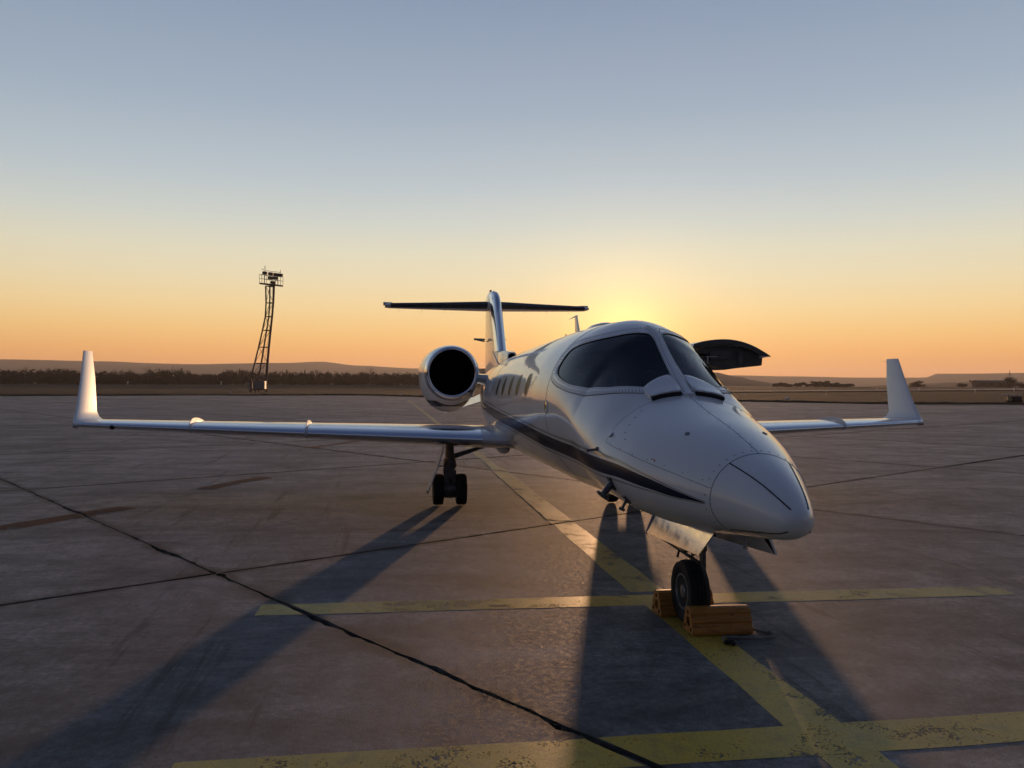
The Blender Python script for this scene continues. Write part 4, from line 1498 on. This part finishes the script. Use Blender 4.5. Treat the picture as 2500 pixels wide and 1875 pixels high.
for sg in (1, -1):
    gx, gy = 7.905, 1.272*sg
    mg = MB().tube((gx+.06, gy, 1.02), (gx+.01, gy, .60), .062, .062, 20).tube((gx+.01, gy, .64), (gx, gy, .30), .040, .040, 18).lathe([(.06, -.09), (.085, -.07), (.09, 0), (.085, .06), (.06, .08)], (gx+.01, gy, .60), (0, 0, 1), 20).build('main_gear', 'gearmetal', jet)
    for s_ in (1, -1):
        wheel(mg, (gx, gy+.164*s_, .222), .222, .150, .115)
    MB().tube((gx, gy-.15, .222), (gx, gy+.15, .222), .045, n=16).box((gx, gy, .38), (.16, .172, .26)).build('axle', 'gearmetal', mg)
    MB().lathe([(.06, -.10), (.125, -.085), (.13, 0), (.125, .085), (.06, .10)], (gx, gy, .225), (0, 1, 0), 24).build('brake_unit', 'gearmetal', mg)
    MB().lathe([(.075, -.05), (.092, -.03), (.092, .03), (.075, .05)], (gx-.02, gy, .575), (1, 0, 0), 20).build('trunnion_cap', 'gearmetal', mg)
    MB().tube((gx+.03, gy-.06*sg, .70), (gx, gy-.44*sg, .815), .026).tube((gx+.03, gy-.06*sg, .665), (gx, gy-.40*sg, .785), .012).build('side_brace', 'gearmetal', mg)
    MB().box((gx-.0, gy-.50*sg, .835), (.12, .26, .05), Matrix.Rotation(R(-14*sg), 3, 'X')).build('brace_bracket', 'gearmetal', mg, smooth=0)
    MB().tube((gx-.05, gy, .50), (gx-.15, gy, .40), .02).tube((gx-.15, gy, .40), (gx-.04, gy, .29), .02).build('torque_link', 'gearmetal', mg)
    MB().path([(gx-.06, gy+.05*sg, .64), (gx-.10, gy+.09*sg, .52), (gx-.06, gy+.07*sg, .42), (gx-.05, gy+.06*sg, .30)], .010, 6).build('brake_hose', 'rubber', mg)
    # leg door: a leaning panel outboard of the leg
    MB().loft([[(gx-.20, gy+.06*sg, .93), (gx+.22, gy+.06*sg, .93), (gx+.22, gy+.075*sg, .935), (gx-.20, gy+.075*sg, .935)], [(gx-.20, gy+.17*sg, .56), (gx+.22, gy+.17*sg, .56), (gx+.22, gy+.185*sg, .565), (gx-.20, gy+.185*sg, .565)], [(gx-.14, gy+.305*sg, .20), (gx+.16, gy+.305*sg, .20), (gx+.16, gy+.318*sg, .205), (gx-.14, gy+.318*sg, .205)]]).build('gear_door', 'white', mg, smooth=30)
    MB().path([(gx-.15, gy+.31*sg, .22), (gx-.20, gy+.32*sg, .185), (gx-.20, gy+.345*sg, .235)], .007, 6).build('door_link', 'gearmetal', mg)
    MB().tube((gx-.02, gy+.03*sg, .545), (gx-.02, gy+.17*sg, .56), .010).build('door_rod', 'gearmetal', mg)
    # bulge of the wheel-well door at the root
    MB().lathe([(1e-4, -.45), (.04, -.40), (.075, -.22), (.085, 0), (.075, .25), (.04, .5), (1e-4, .55)], (7.55, .56*sg, .84), (1, 0, 0), 20).build('belly_bulge', 'white', jet)

# ------------------------------------------------------------------ chocks and rope at the nose wheel
def chock(name, label, loc, L, rot=0.0):
    prof = [(-.098, 0), (-.103, .022), (-.098, .04), (-.080, .075), (-.088, .085), (-.060, .130), (-.066, .142), (-.046, .166), (-.022, .174), (.022, .174), (.046, .166), (.066, .142), (.060, .130), (.088, .085), (.080, .075), (.098, .04), (.103, .022), (.098, 0), (.05, .004), (0, .002), (-.05, .004)]
    n = len(prof)
    hole = []
    for x, z in prof:
        q = math.atan2(z-.075, x)
        hole.append((.034*math.cos(q), .070+.034*math.sin(q)))
    mb = MB()
    rings = []
    for y, pr in ((-L/2, hole), (-L/2, prof), (L/2, prof), (L/2, hole)):
        rings.append([(x, y, z) for x, z in pr])
    mb.loft(rings+[rings[0]], False, False)
    o = mb.build(name, 'chock', None, smooth=25, bevel=.004)
    o.location = loc
    o.rotation_euler = (0, 0, rot)
    for e in (-1, 1):
        for hx, hz, hr in ((-.062, .032, .014), (.062, .032, .014), (0, .138, .013)):
            h_ = MB().tube((hx, e*(L/2-.002), hz), (hx, e*(L/2+.0015), hz), hr, n=12).build('drain_hole', 'void', None, smooth=0)
            h_.parent = o
    return tag(o, label, 'wheel chock', 'chocks at the nose wheel')
chock('wheel_chock', 'scuffed orange chock in front of the nose wheel, rope trailing from it', (1.50, -.105, .006), .43, R(-2))
chock('wheel_chock', 'orange chock half hidden behind the nose wheel', (1.985, -.03, .006), .42, R(1))
rp = [(1.56, -.28, .03), (1.555, -.31, .012), (1.50, -.345, .011), (1.44, -.39, .011), (1.40, -.435, .011), (1.365, -.452, .011), (1.33, -.44, .011), (1.305, -.40, .011), (1.298, -.34, .011), (1.302, -.28, .011), (1.318, -.20, .011), (1.338, -.13, .011), (1.345, -.08, .011), (1.30, -.05, .011), (1.25, -.055, .011), (1.215, -.065, .012)]
rp = [(*q, .011) for q in chaikin([(a, b) for a, b, c in rp], 2, False)]
rope = MB().path(rp, .0075, 6).build('chock_rope', 'rope', None)
tag(rope, 'thin grey rope looped on the concrete beside the front chock', 'rope')
kn = MB()
for k in range(5):
    kn.lathe([(1e-4, -.018), (.014, -.010), (.018, 0), (.014, .010), (1e-4, .018)], (1.205+random.uniform(-.025, .025), -.068+random.uniform(-.025, .025), .018), (random.random(), random.random(), .5), 8)
kn.build('knot', 'rubber', rope)
kn = MB()
for k in range(3):
    kn.lathe([(1e-4, -.014), (.011, -.008), (.014, 0), (.011, .008), (1e-4, .014)], (1.405+random.uniform(-.012, .012), -.430+random.uniform(-.012, .012), .015), (random.random(), random.random(), .5), 8)
kn.build('knot', 'rope', rope)

# ------------------------------------------------------------------ unseen cart on the port side, added behind the nose to cast a shadow
gc = thing('shadow_cart', 'made-up narrow grey cart added unseen behind the nose to cast a shadow', 'cart', (8.0, -2.45, 0))
def gcp(u, v, z):
    # u along the sun's bearing, v across it
    return Vector((8.0, -2.45, z))+Vector((math.cos(SUN_AZ), math.sin(SUN_AZ), 0))*u+Vector((-math.sin(SUN_AZ), math.cos(SUN_AZ), 0))*v
GR = Matrix.Rotation(SUN_AZ, 3, 'Z')
MB().box(gcp(0, 0, .42), (.60, .40, .56), GR).build('body', 'cabinet', gc, smooth=0, bevel=.02)
MB().box(gcp(0, 0, .74), (.64, .44, .05), GR).build('lid', 'lining', gc, smooth=0, bevel=.01)
for u in (-.2, .2):
    for v in (-.13, .13):
        MB().lathe([(.03, -.055), (.095, -.055), (.10, 0), (.095, .055), (.03, .055)], gcp(u, v, .10), tuple(GR @ Vector((0, 1, 0))), 18).build('wheel', 'rubber', gc)
MB().tube(gcp(.32, -.16, .6), gcp(.45, -.16, .95), .012).tube(gcp(.32, .16, .6), gcp(.45, .16, .95), .012).tube(gcp(.45, -.16, .95), gcp(.45, .16, .95), .012).build('handle', 'steel', gc)

# ------------------------------------------------------------------ floodlight mast beyond the apron
random.seed(21)
MX = bearing(636, 192).x
MY = bearing(636, 192).y
mast = thing('floodlight_mast', 'tall leaning lattice floodlight mast with railed lamp platform in the grass', 'light mast', (MX, MY, 0))
MU = 192.0/FPX*.20492          # metres for one step of the sketch below
sx = -rt.x, -rt.y              # image-left as a ground direction
LAT = Vector((rt.x, rt.y, 0)).normalized()
DEP = Vector((fw.x, fw.y, 0)).normalized()
def mpt(u, v, d=0.0):
    """u across, v up (sketch steps), d metres away from the viewer"""
    p = Vector((MX, MY, 0))+LAT*((u-370)*MU)+DEP*d
    return Vector((p.x, p.y, (1552-v)*MU))
LEV = [(1385, 280, 462), (1225, 318, 468), (1040, 360, 480), (848, 400, 496), (692, 430, 510), (535, 438, 523), (345, 434, 532)]
for ci, (dd, side) in enumerate(((-1, 0), (-1, 1), (1, 0), (1, 1))):
    mb = MB()
    for (v0, l0, r0), (v1, l1, r1) in zip(LEV[:-1], LEV[1:]):
        sk0, sk1 = .28*(r0-l0)*(1 if dd > 0 else 0), .28*(r1-l1)*(1 if dd > 0 else 0)
        w0, w1 = (r0-l0)*MU*.35, (r1-l1)*MU*.35
        a0 = (l0 if side == 0 else r0)-(sk0 if side else -sk0)
        a1 = (l1 if side == 0 else r1)-(sk1 if side else -sk1)
        mb.tube(mpt(a0, v0, dd*w0), mpt(a1, v1, dd*w1), .17, .16, 6)
    mb.build('leg', 'mast', mast, smooth=0)
def mcorner(lev, dd, side):
    v, l, r = lev
    sk = .28*(r-l)*(1 if dd > 0 else 0)
    return mpt((l if side == 0 else r)-(sk if side else -sk), v, dd*(r-l)*MU*.35)
for i, lev in enumerate(LEV):
    mb = MB()
    c = [mcorner(lev, -1, 0), mcorner(lev, -1, 1), mcorner(lev, 1, 1), mcorner(lev, 1, 0)]
    for a_, b_ in zip(c, c[1:]+c[:1]):
        mb.tube(a_, b_, .10, n=6)
    mb.build('ring_beam', 'mast' if i % 2 else 'mastw', mast, smooth=0)
for i, (l0, l1) in enumerate(zip(LEV[:-1], LEV[1:])):
    for side in (0, 1):
        MB().tube(mcorner(l0, -1, side), mcorner(l1, 1, side), .05, n=5).build('brace', 'mast', mast, smooth=0)
    MB().tube(mcorner(l0, -1, i % 2), mcorner(l1, -1, 1-i % 2), .055, n=5).build('brace', 'mast', mast, smooth=0)
# ladder up the middle
lad = MB()
for k in (-1, 1):
    pts = [mpt((l+r)/2+8+k*13, v) for v, l, r in LEV]
    for a_, b_ in zip(pts[:-1], pts[1:]):
        lad.tube(a_, b_, .03, n=4)
for q in np.linspace(0, len(LEV)-1.001, 70):
    i = int(q); t = q-i
    v = LEV[i][0]*(1-t)+LEV[i+1][0]*t
    m_ = (LEV[i][1]+LEV[i][2])/2*(1-t)+(LEV[i+1][1]+LEV[i+1][2])/2*t+8
    lad.tube(mpt(m_-13, v), mpt(m_+13, v), .02, n=4)
lad.build('ladder', 'mastw', mast, smooth=0)
# platform, railings
pd = 1.6
pl = MB()
q = [mpt(376, 330, -pd), mpt(560, 349, -pd), mpt(598, 340, pd), mpt(410, 322, pd)]
pl.loft([[tuple(p) for p in q], [tuple(p+Vector((0, 0, .35))) for p in q]])
plat = pl.build('platform', 'mast', mast, smooth=0)
for hh in (.9, 1.8):
    mb = MB()
    for a_, b_ in zip(q, q[1:]+q[:1]):
        mb.tube(a_+Vector((0, 0, .35+hh)), b_+Vector((0, 0, .35+hh)), .045, n=5)
    mb.build('rail', 'mastw', plat, smooth=0)
for a_, b_ in zip(q, q[1:]+q[:1]):
    for t in (0, .33, .66):
        p = a_.lerp(b_, t)+Vector((0, 0, .3))
        MB().tube(p, p+Vector((0, 0, 1.9)), .045, n=5).build('rail_post', 'mastw', plat, smooth=0)
tp_ = MB()
for a_, b_ in ((mpt(415, 165), mpt(592, 185)), (mpt(415, 235), mpt(415, 165)), (mpt(592, 250), mpt(592, 155)), (mpt(378, 232, -.5), mpt(415, 165))):
    tp_.tube(a_, b_, .05, n=5)
tp_.build('lamp_frame', 'mastw', plat, smooth=0)
for u, v in ((430, 200), (496, 208), (555, 216), (608, 222), (492, 254), (548, 258), (523, 307)):
    c = mpt(u, v, -1.0)
    rm = Matrix((LAT, DEP, Vector((0, 0, 1)))).transposed() @ Matrix.Rotation(R(-28), 3, 'X') @ Matrix.Rotation(R(8), 3, 'Y')
    fl = MB().box(c, (1.05, .42, .50), rm).build('floodlight', 'lamp', mast, smooth=0)
    MB().box(c+rm @ Vector((0, -.225, 0)), (.95, .02, .42), rm).build('lens', 'lens', fl, smooth=0)
MB().tube(mpt(415, 235), mpt(415, 108), .045, n=5).tube(mpt(415, 132), mpt(415, 120), .10, n=6).build('lightning_rod', 'mastw', plat, smooth=0)
MB().tube(mpt(391, 200), mpt(391, 150), .03, n=5).tube(mpt(380, 150), mpt(404, 154), .03, n=5).tube(mpt(380, 152), mpt(380, 138), .05, n=5).tube(mpt(404, 156), mpt(404, 142), .05, n=5).build('anemometer', 'mastw', plat, smooth=0)
# cabinet on legs at the foot
cb = MB().box(mpt(362, 1472), (135*MU, 1.6, 92*MU), Matrix((LAT, DEP, Vector((0, 0, 1)))).transposed()).build('cabinet', 'cabinet', mast, smooth=0, bevel=.04)
MB().box(mpt(264, 1478), (42*MU, 1.3, 70*MU), Matrix((LAT, DEP, Vector((0, 0, 1)))).transposed()).build('side_box', 'wallpale', mast, smooth=0, bevel=.03)
MB().add([mpt(264, 1440, -.6), mpt(290, 1440, -.6), mpt(276, 1398, -.6), mpt(264, 1440, -.5), mpt(290, 1440, -.5), mpt(276, 1398, -.5)], [(0, 1, 2), (3, 5, 4), (0, 3, 4, 1), (1, 4, 5, 2), (2, 5, 3, 0)]).build('gusset', 'wallpale', mast, smooth=0)
MB().tube(mpt(255, 1524, 0), mpt(440, 1524, 0), .09, n=6).build('skid', 'mast', mast, smooth=0)
for u in (250, 270, 312, 438):
    MB().tube(mpt(u, 1530, random.uniform(-.6, .6)), mpt(u, 1556, random.uniform(-.6, .6)), .10, n=6).build('foot', 'mast', mast, smooth=0)
for dd in (-1, 1):
    for side in (0, 1):
        p = mcorner(LEV[0], dd, side)
        MB().tube(p, (p.x, p.y, .0), .13, n=6).build('leg_foot', 'mast', mast, smooth=0)

# ------------------------------------------------------------------ woods, bushes and trees
def leafy(mb, c, rx, rz, n, s, rng, up_bias=.15):
    for _ in range(n):
        while True:
            u = Vector((rng.uniform(-1, 1), rng.uniform(-1, 1), rng.uniform(-1, 1)))
            if .15 < u.length < 1:
                break
        p = Vector(c)+Vector((u.x*rx, u.y*rx, u.z*rz+up_bias))
        a_ = Vector((rng.gauss(0, 1), rng.gauss(0, 1), rng.gauss(0, 1))).normalized()
        b_ = a_.orthogonal().normalized()
        k = s*rng.uniform(.5, 1.3)
        mb.add([p-a_*k, p+b_*k*.7, p+a_*k, p-b_*k*.6], [(0, 1, 2, 3)])

def tree_meshes(seed, h, wd, kind):
    rng = random.Random(seed)
    tk, cr = MB(), MB()
    tk.tube((0, 0, -.3), (rng.uniform(-.1, .1), rng.uniform(-.1, .1), h*.6), .10*h/6, .04*h/6, 6)
    for k in range(7):
        q = rng.uniform(0, 2*PI)
        z0 = h*rng.uniform(.2, .6)
        L = wd*rng.uniform(.35, .6)
        tk.tube((0, 0, z0), (L*math.cos(q), L*math.sin(q), z0+h*rng.uniform(.15, .35)), .035*h/6, .012, 4)
    if kind == 'conifer':
        for k in range(9):
            z = h*(.12+.86*k/9)
            r = wd*.5*(1-k/9.6)
            leafy(cr, (0, 0, z), r, h*.07, 26, .28, rng)
    else:
        for k in range(12 if kind == 'bush' else 7):
            q = rng.uniform(0, 2*PI)
            rr = wd*(.42 if kind == 'bush' else .30)*rng.random()
            leafy(cr, (rr*math.cos(q), rr*math.sin(q), h*(rng.uniform(.06, .68) if kind == 'bush' else rng.uniform(.35, .80))), wd*rng.uniform(.20, .34), h*rng.uniform(.12, .22), 45 if kind == 'bush' else 22, .38 if kind == 'bush' else (.22 if kind != 'bare' else .13), rng)
        if kind == 'bare':
            for k in range(26):
                q = rng.uniform(0, 2*PI)
                z0 = h*rng.uniform(.4, .75)
                tk.tube((rng.uniform(-.1, .1)*wd, rng.uniform(-.1, .1)*wd, z0), (wd*.5*math.cos(q)*rng.random(), wd*.5*math.sin(q)*rng.random(), h*rng.uniform(.85, 1.08)), .03, .010, 3)
    return tk, cr

# the wood on the left reads as one mass
rng = random.Random(3)
wd_ = MB()
def wood_strip(mb, p0, p1, D0, D1_, step, hlo, hhi, rows=3, n=110):
    px = p0
    while px < p1:
        t = (px-p0)/(p1-p0)
        for r_ in range(rows):
            D = D0+(D1_-D0)*t+r_*9+rng.uniform(-3, 3)
            b_ = bearing(px+rng.uniform(-6, 6), D)
            h = rng.uniform(hlo, hhi)*(1+.10*r_)*(1+.28*noise.noise(Vector((px*.011, 5, 1)))+.15*noise.noise(Vector((px*.05, 2, 7))))
            z0 = ground_z(b_.x, b_.y)
            mb.tube((b_.x, b_.y, z0-.3), (b_.x, b_.y, z0+h*.5), .12, .06, 4, cap=False)
            leafy(mb, (b_.x, b_.y, z0+h*.46), rng.uniform(1.8, 2.8), h*.50, n, .48, rng)
            leafy(mb, (b_.x, b_.y, z0+h*.2), 2.4, h*.2, n//4, .5, rng)
            leafy(mb, (b_.x, b_.y, z0+h*.85), rng.uniform(.7, 1.4), h*.20, n//4, .22, rng)
        px += step*rng.uniform(.7, 1.3)
wood_strip(wd_, -140, 1240, 415, 430, 9.5, 4.6, 6.0)
tag(wd_.build('far_wood', 'wood', smooth=0), kind='stuff')
# scrub and a tree belt that close the field behind the photographer (mirrored in the paint)
bk = MB()
for k in range(70):
    q = PI+YAW+rng.uniform(-1.3, 1.3)
    D = rng.uniform(120, 160)
    x, y = CAM.x+D*math.cos(q), CAM.y+D*math.sin(q)
    h = rng.uniform(4, 9)
    bk.tube((x, y, -.3), (x, y, h*.5), .15, .08, 4, cap=False)
    leafy(bk, (x, y, h*.55), rng.uniform(2, 3.5), h*.5, 70, .6, rng)
tag(bk.build('far_wood', 'wood', smooth=0), kind='stuff')

def add_tree(name, label, cat, px, D, h, wd, kind, mat_, group, seed, sink=0.0):
    b_ = bearing(px, D)
    z0 = ground_z(b_.x, b_.y)-sink
    root = thing(name, label, cat, (b_.x, b_.y, z0), group)
    tk, cr = tree_meshes(seed, h, wd, kind)
    for nm, mb, mm in (('trunk', tk, 'bark'), ('crown', cr, mat_)):
        o = mb.build(nm, mm, None, smooth=0)
        o.parent = root
    return root
# the crowns that stand out of the wood
for px, h, wd, kind, lab in ((62, 7.4, 5.2, 'bare', 'bare tree topping the dark wood near the left edge'),
                             (146, 6.9, 3.0, 'conifer', 'small dark conifer in the wood left of the winglet'),
                             (283, 6.9, 4.5, 'bush', 'round dark crown in the wood right of the winglet'),
                             (361, 8.0, 6.5, 'bare', 'bare crown rising highest over the wood right of the winglet'),
                             (444, 7.9, 2.6, 'conifer', 'pointed conifer above the wood midway between winglet and mast'),
                             (585, 7.6, 2.8, 'conifer', 'pointed conifer in the wood just left of the mast'),
                             (700, 7.4, 2.6, 'conifer', 'slim conifer in the wood just right of the mast'),
                             (744, 7.3, 2.4, 'conifer', 'thin conifer in the wood second right of the mast'),
                             (905, 9.6, 8.0, 'bare', 'tall bare tree over the wood left of the engine')):
    add_tree('wood_tree', lab, 'tree', px, 408, h, wd, kind, 'conifer' if kind == 'conifer' else 'wood', 'trees standing out of the far wood', int(px))
# hedge of separate bushes on the right
for i, px in enumerate((1898, 1912, 1928, 1945, 1960, 1975, 1990, 2003, 2017, 2031, 2047, 2061, 2074)):
    big = px in (1990, 2003, 2017)
    lab = 'leafless bush, number %s of the row in the field beyond the port wing' % ['one', 'two', 'three', 'four', 'five', 'six', 'seven', 'eight', 'nine', 'ten', 'eleven', 'twelve', 'thirteen'][i]
    add_tree('field_bush', lab, 'bush', px, 462+3*(i % 3), (3.4 if big else 2.0+.6*math.sin(i*2.1)), 4.4, 'bush', 'wood', 'bushes in a row beyond the port wing', 100+i)
add_tree('field_bush', 'broad low bush right of the port winglet against the pale hill', 'bush', 2240, 470, 4.0, 6.5, 'bush', 'wood', None, 131)
add_tree('field_bush', 'small bush in the gap between winglet and shed', 'bush', 2350, 480, 2.0, 4.5, 'bush', 'wood', None, 132)
add_tree('field_bush', 'bushy crown at the right end of the dark shed', 'bush', 2462, 470, 6.0, 7.0, 'bush', 'wood', None, 133)
add_tree('field_bush', 'low bush right of the shed at the picture edge', 'bush', 2492, 480, 2.6, 7.0, 'bush', 'wood', None, 134)

# ------------------------------------------------------------------ far things on the right
def basis():
    return Matrix((LAT, DEP, Vector((0, 0, 1)))).transposed()
BM_ = basis()
p = bearing(2424, 500)
z0 = ground_z(p.x, p.y)
sh = thing('shed', 'long low dark shed in the field at the far right', 'shed', (p.x, p.y, z0))
sw = MB().box((p.x, p.y, z0+1.1), (19, 5, 2.6), BM_).build('wall', 'shed', sh, smooth=0)
def bl(u, d, z):
    q_ = p+LAT*u+DEP*d
    return (q_.x, q_.y, z0+z)
MB().loft([[bl(u, -3, 2.3), bl(u, 0, 3.3), bl(u, 3, 2.3), bl(u, 3, 2.45), bl(u, 0, 3.5), bl(u, -3, 2.45)] for u in (-10, 10)]).build('roof', 'shed', sh, smooth=0)
for u in (-6, -2, 2, 6):
    MB().box(bl(u, -2.53, 1.3), (1.6, .06, .9), BM_).build('window', 'lens', sh, smooth=0)
p = bearing(2465, 485)
z0 = ground_z(p.x, p.y)
pole = thing('radio_pole', 'slim pole with crossarms rising over the shed', 'mast', (p.x, p.y, z0))
MB().tube((p.x, p.y, z0), (p.x, p.y, z0+8.6), .16, .07, 6).build('shaft', 'bark', pole, smooth=0)
for zz, L in ((6.2, 1.0), (4.4, 1.3), (7.2, .5)):
    MB().tube(p+LAT*-L+Vector((0, 0, z0+zz)), p+LAT*L+Vector((0, 0, z0+zz)), .09, n=5).build('crossarm', 'bark', pole, smooth=0)
p = bearing(2367, 430)
z0 = ground_z(p.x, p.y)
ws = thing('windsock', 'drooping windsock on a thin pole left of the shed', 'windsock', (p.x, p.y, z0))
MB().tube((p.x, p.y, z0), (p.x, p.y, z0+3.4), .06, .05, 6).build('pole', 'mastw', ws, smooth=0)
a_ = Vector((p.x, p.y, z0+3.3))
MB().tube(a_, a_+LAT*.9+Vector((0, 0, -.45)), .34, .28, 10, cap=False).tube(a_+LAT*.9+Vector((0, 0, -.45)), a_+LAT*2.0+Vector((0, 0, -1.2)), .28, .16, 10, cap=False).build('sock', 'sock', ws, smooth=60)
# service cart with a pale tray at the apron's right edge
p = bearing(2472, 103)
ct = thing('service_cart', 'dark service cart with pale flat top at the right edge of the apron', 'cart', (p.x, p.y, .0))
def cl_(u, d, z):
    return p+LAT*u+DEP*d+Vector((0, 0, z))
MB().box(cl_(.25, 0, .52), (1.0, .9, .55), BM_).build('body', 'black', ct, smooth=0, bevel=.05)
MB().box(cl_(-.1, 0, .98), (1.65, 1.0, .06), BM_).build('tray', 'wpaint', ct, smooth=0)
for u in (-.1, .6):
    for d in (-.42, .42):
        MB().lathe([(.05, -.06), (.22, -.06), (.24, 0), (.22, .06), (.05, .06)], cl_(u, d, .24), tuple(DEP), 16).build('wheel', 'rubber', ct)
for u in (-.6, .3):
    MB().tube(cl_(u, -.3, .6 if u > 0 else .3), cl_(u, -.3, .96), .03, n=5).build('post', 'black', ct, smooth=0)
MB().tube(cl_(-.3, 0, .35), cl_(-1.0, 0, .12), .03, n=5).build('tow_bar', 'black', ct, smooth=0)
# sack lying on the verge
p = bearing(1923, 108)
sk = MB()
sk.lathe([(1e-4, -.35), (.14, -.30), (.20, -.12), (.17, .05), (.10, .16), (.12, .26), (.05, .36), (1e-4, .38)], (p.x, p.y, .22), tuple(LAT+Vector((0, 0, -.12))), 14)
for i, v_ in enumerate(sk.v):
    sk.v[i] = (v_[0], v_[1], .22+(v_[2]-.22)*.75+.03*noise.noise(Vector(v_)*6))
tag(sk.build('white_sack', 'wpaint', None, smooth=60), 'white sack lying on the grass verge right of the cabin door', 'sack')
# white edge markers in the grass
MARK = [(564, 152, 'white edge marker at the apron border left of the mast foot'), (978, 160, 'white edge marker at the apron border left of the engine'), (1816, 175, 'white edge marker nearest the cockpit on the right verge'), (1890, 268, 'white marker on the far strip left of the bush row centre'), (2016, 205, 'white marker on the near strip below the tall bushes'), (2028, 300, 'white marker on the far strip below the tall bushes'), (2142, 300, 'white marker on the far strip just left of the port winglet'), (2243, 310, 'white marker on the far strip just right of the port winglet'), (2382, 260, 'white marker on the strip below the windsock'), (2476, 300, 'white marker on the strip left of the picture edge'), (312, 390, 'white marker at the wood edge right of the winglet'), (540, 390, 'white marker at the wood edge left of the mast')]
for px, D, lab in MARK:
    p = bearing(px, D)
    z0 = ground_z(p.x, p.y)
    k = D/200
    rt_ = thing('edge_marker', lab, 'marker', (p.x, p.y, z0), 'white edge markers in the grass')
    MB().tube((p.x, p.y, z0-.1), (p.x, p.y, z0+.45*k), .05*k, .05*k, 8).build('stake', 'wpaint', rt_)
    MB().lathe([(.10*k, 0), (.16*k, .05*k), (.16*k, .18*k), (.10*k, .27*k), (1e-4, .3*k)], (p.x, p.y, z0+.40*k), (0, 0, 1), 10).build('cap', 'wpaint', rt_)
# pale panelled building behind the tail
p = bearing(1178, 760)
z0 = ground_z(p.x, p.y)
hb = thing('far_hangar', 'pale panelled building seen in the gap between engine and tail fin', 'building', (p.x, p.y, z0))
MB().box((p.x, p.y, z0+7.2), (46, 20, 14.4), BM_).build('wall', 'wallpale', hb, smooth=0)
for k in range(-5, 6):
    q_ = p+LAT*(k*4.1)-DEP*10.05
    MB().box((q_.x, q_.y, z0+7.4), (.5, .3, 13.6), BM_).build('rib', 'taxi', hb, smooth=0)
q_ = p+Vector((0, 0, z0+14.6))
MB().box(q_, (47, 21, .5), BM_).build('roof', 'shed', hb, smooth=0)

# ------------------------------------------------------------------ weeds in the broken joint
rng = random.Random(9)
wd2 = MB()
def tuft(a, n, h, spread):
    for _ in range(n):
        aa = a+rng.gauss(0, spread)
        bb = B0+rng.gauss(0, .022)
        x, y = slab_xy(aa, bb)
        q = rng.uniform(0, 2*PI)
        l = h*.45*rng.uniform(.3, 1.3)
        lean = Vector((math.cos(q), math.sin(q), 0))*l*rng.uniform(.6, 1.9)
        tw_ = Vector((-math.sin(q), math.cos(q), 0))*.0025
        b0 = Vector((x, y, -.02))
        m1 = b0+lean*.4+Vector((0, 0, l*.7))
        m2 = b0+lean+Vector((0, 0, l))
        wd2.add([b0-tw_, b0+tw_, m1+tw_, m1-tw_, m2], [(0, 1, 2, 3), (3, 2, 4)])
for x, y, n, h, sp in ((4.2, 4.0, 160, .05, .22), (3.75, 3.65, 160, .045, .12), (8.8, 7.1, 60, .05, .2), (6.6, 5.6, 90, .05, .3), (5.2, 4.7, 80, .04, .3), (2.7, 3.0, 60, .03, .25), (1.0, 1.94, 150, .040, .16), (.55, 1.63, 180, .045, .13), (.30, 1.46, 130, .04, .10), (.17, 1.37, 120, .035, .06), (-.1, 1.18, 60, .03, .1), (1.8, 2.45, 70, .03, .2)):
    tuft(x*D1.x+y*D1.y, n, h, sp)
tag(wd2.build('weeds', 'weed', smooth=0), kind='stuff')

# ------------------------------------------------------------------ haze over the plain
HZ = (5600, 5600, 130)
hz = MB().box((0, 0, HZ[2]/2-8), (HZ[0]*2, HZ[1]*2, HZ[2])).build('haze', 'wpaint', smooth=0)
hm = bpy.data.materials.new('haze_air')
hm.use_nodes = True
hm.node_tree.nodes.clear()
ho = hm.node_tree.nodes.new('ShaderNodeOutputMaterial')
pv = hm.node_tree.nodes.new('ShaderNodeVolumePrincipled')
pv.inputs['Color'].default_value = (.86, .80, .74, 1)
pv.inputs['Density'].default_value = .5/2900
pv.inputs['Anisotropy'].default_value = .35
hm.node_tree.links.new(pv.outputs[0], ho.inputs['Volume'])
hz.data.materials.clear()
hz.data.materials.append(hm)
tag(hz, kind='stuff')
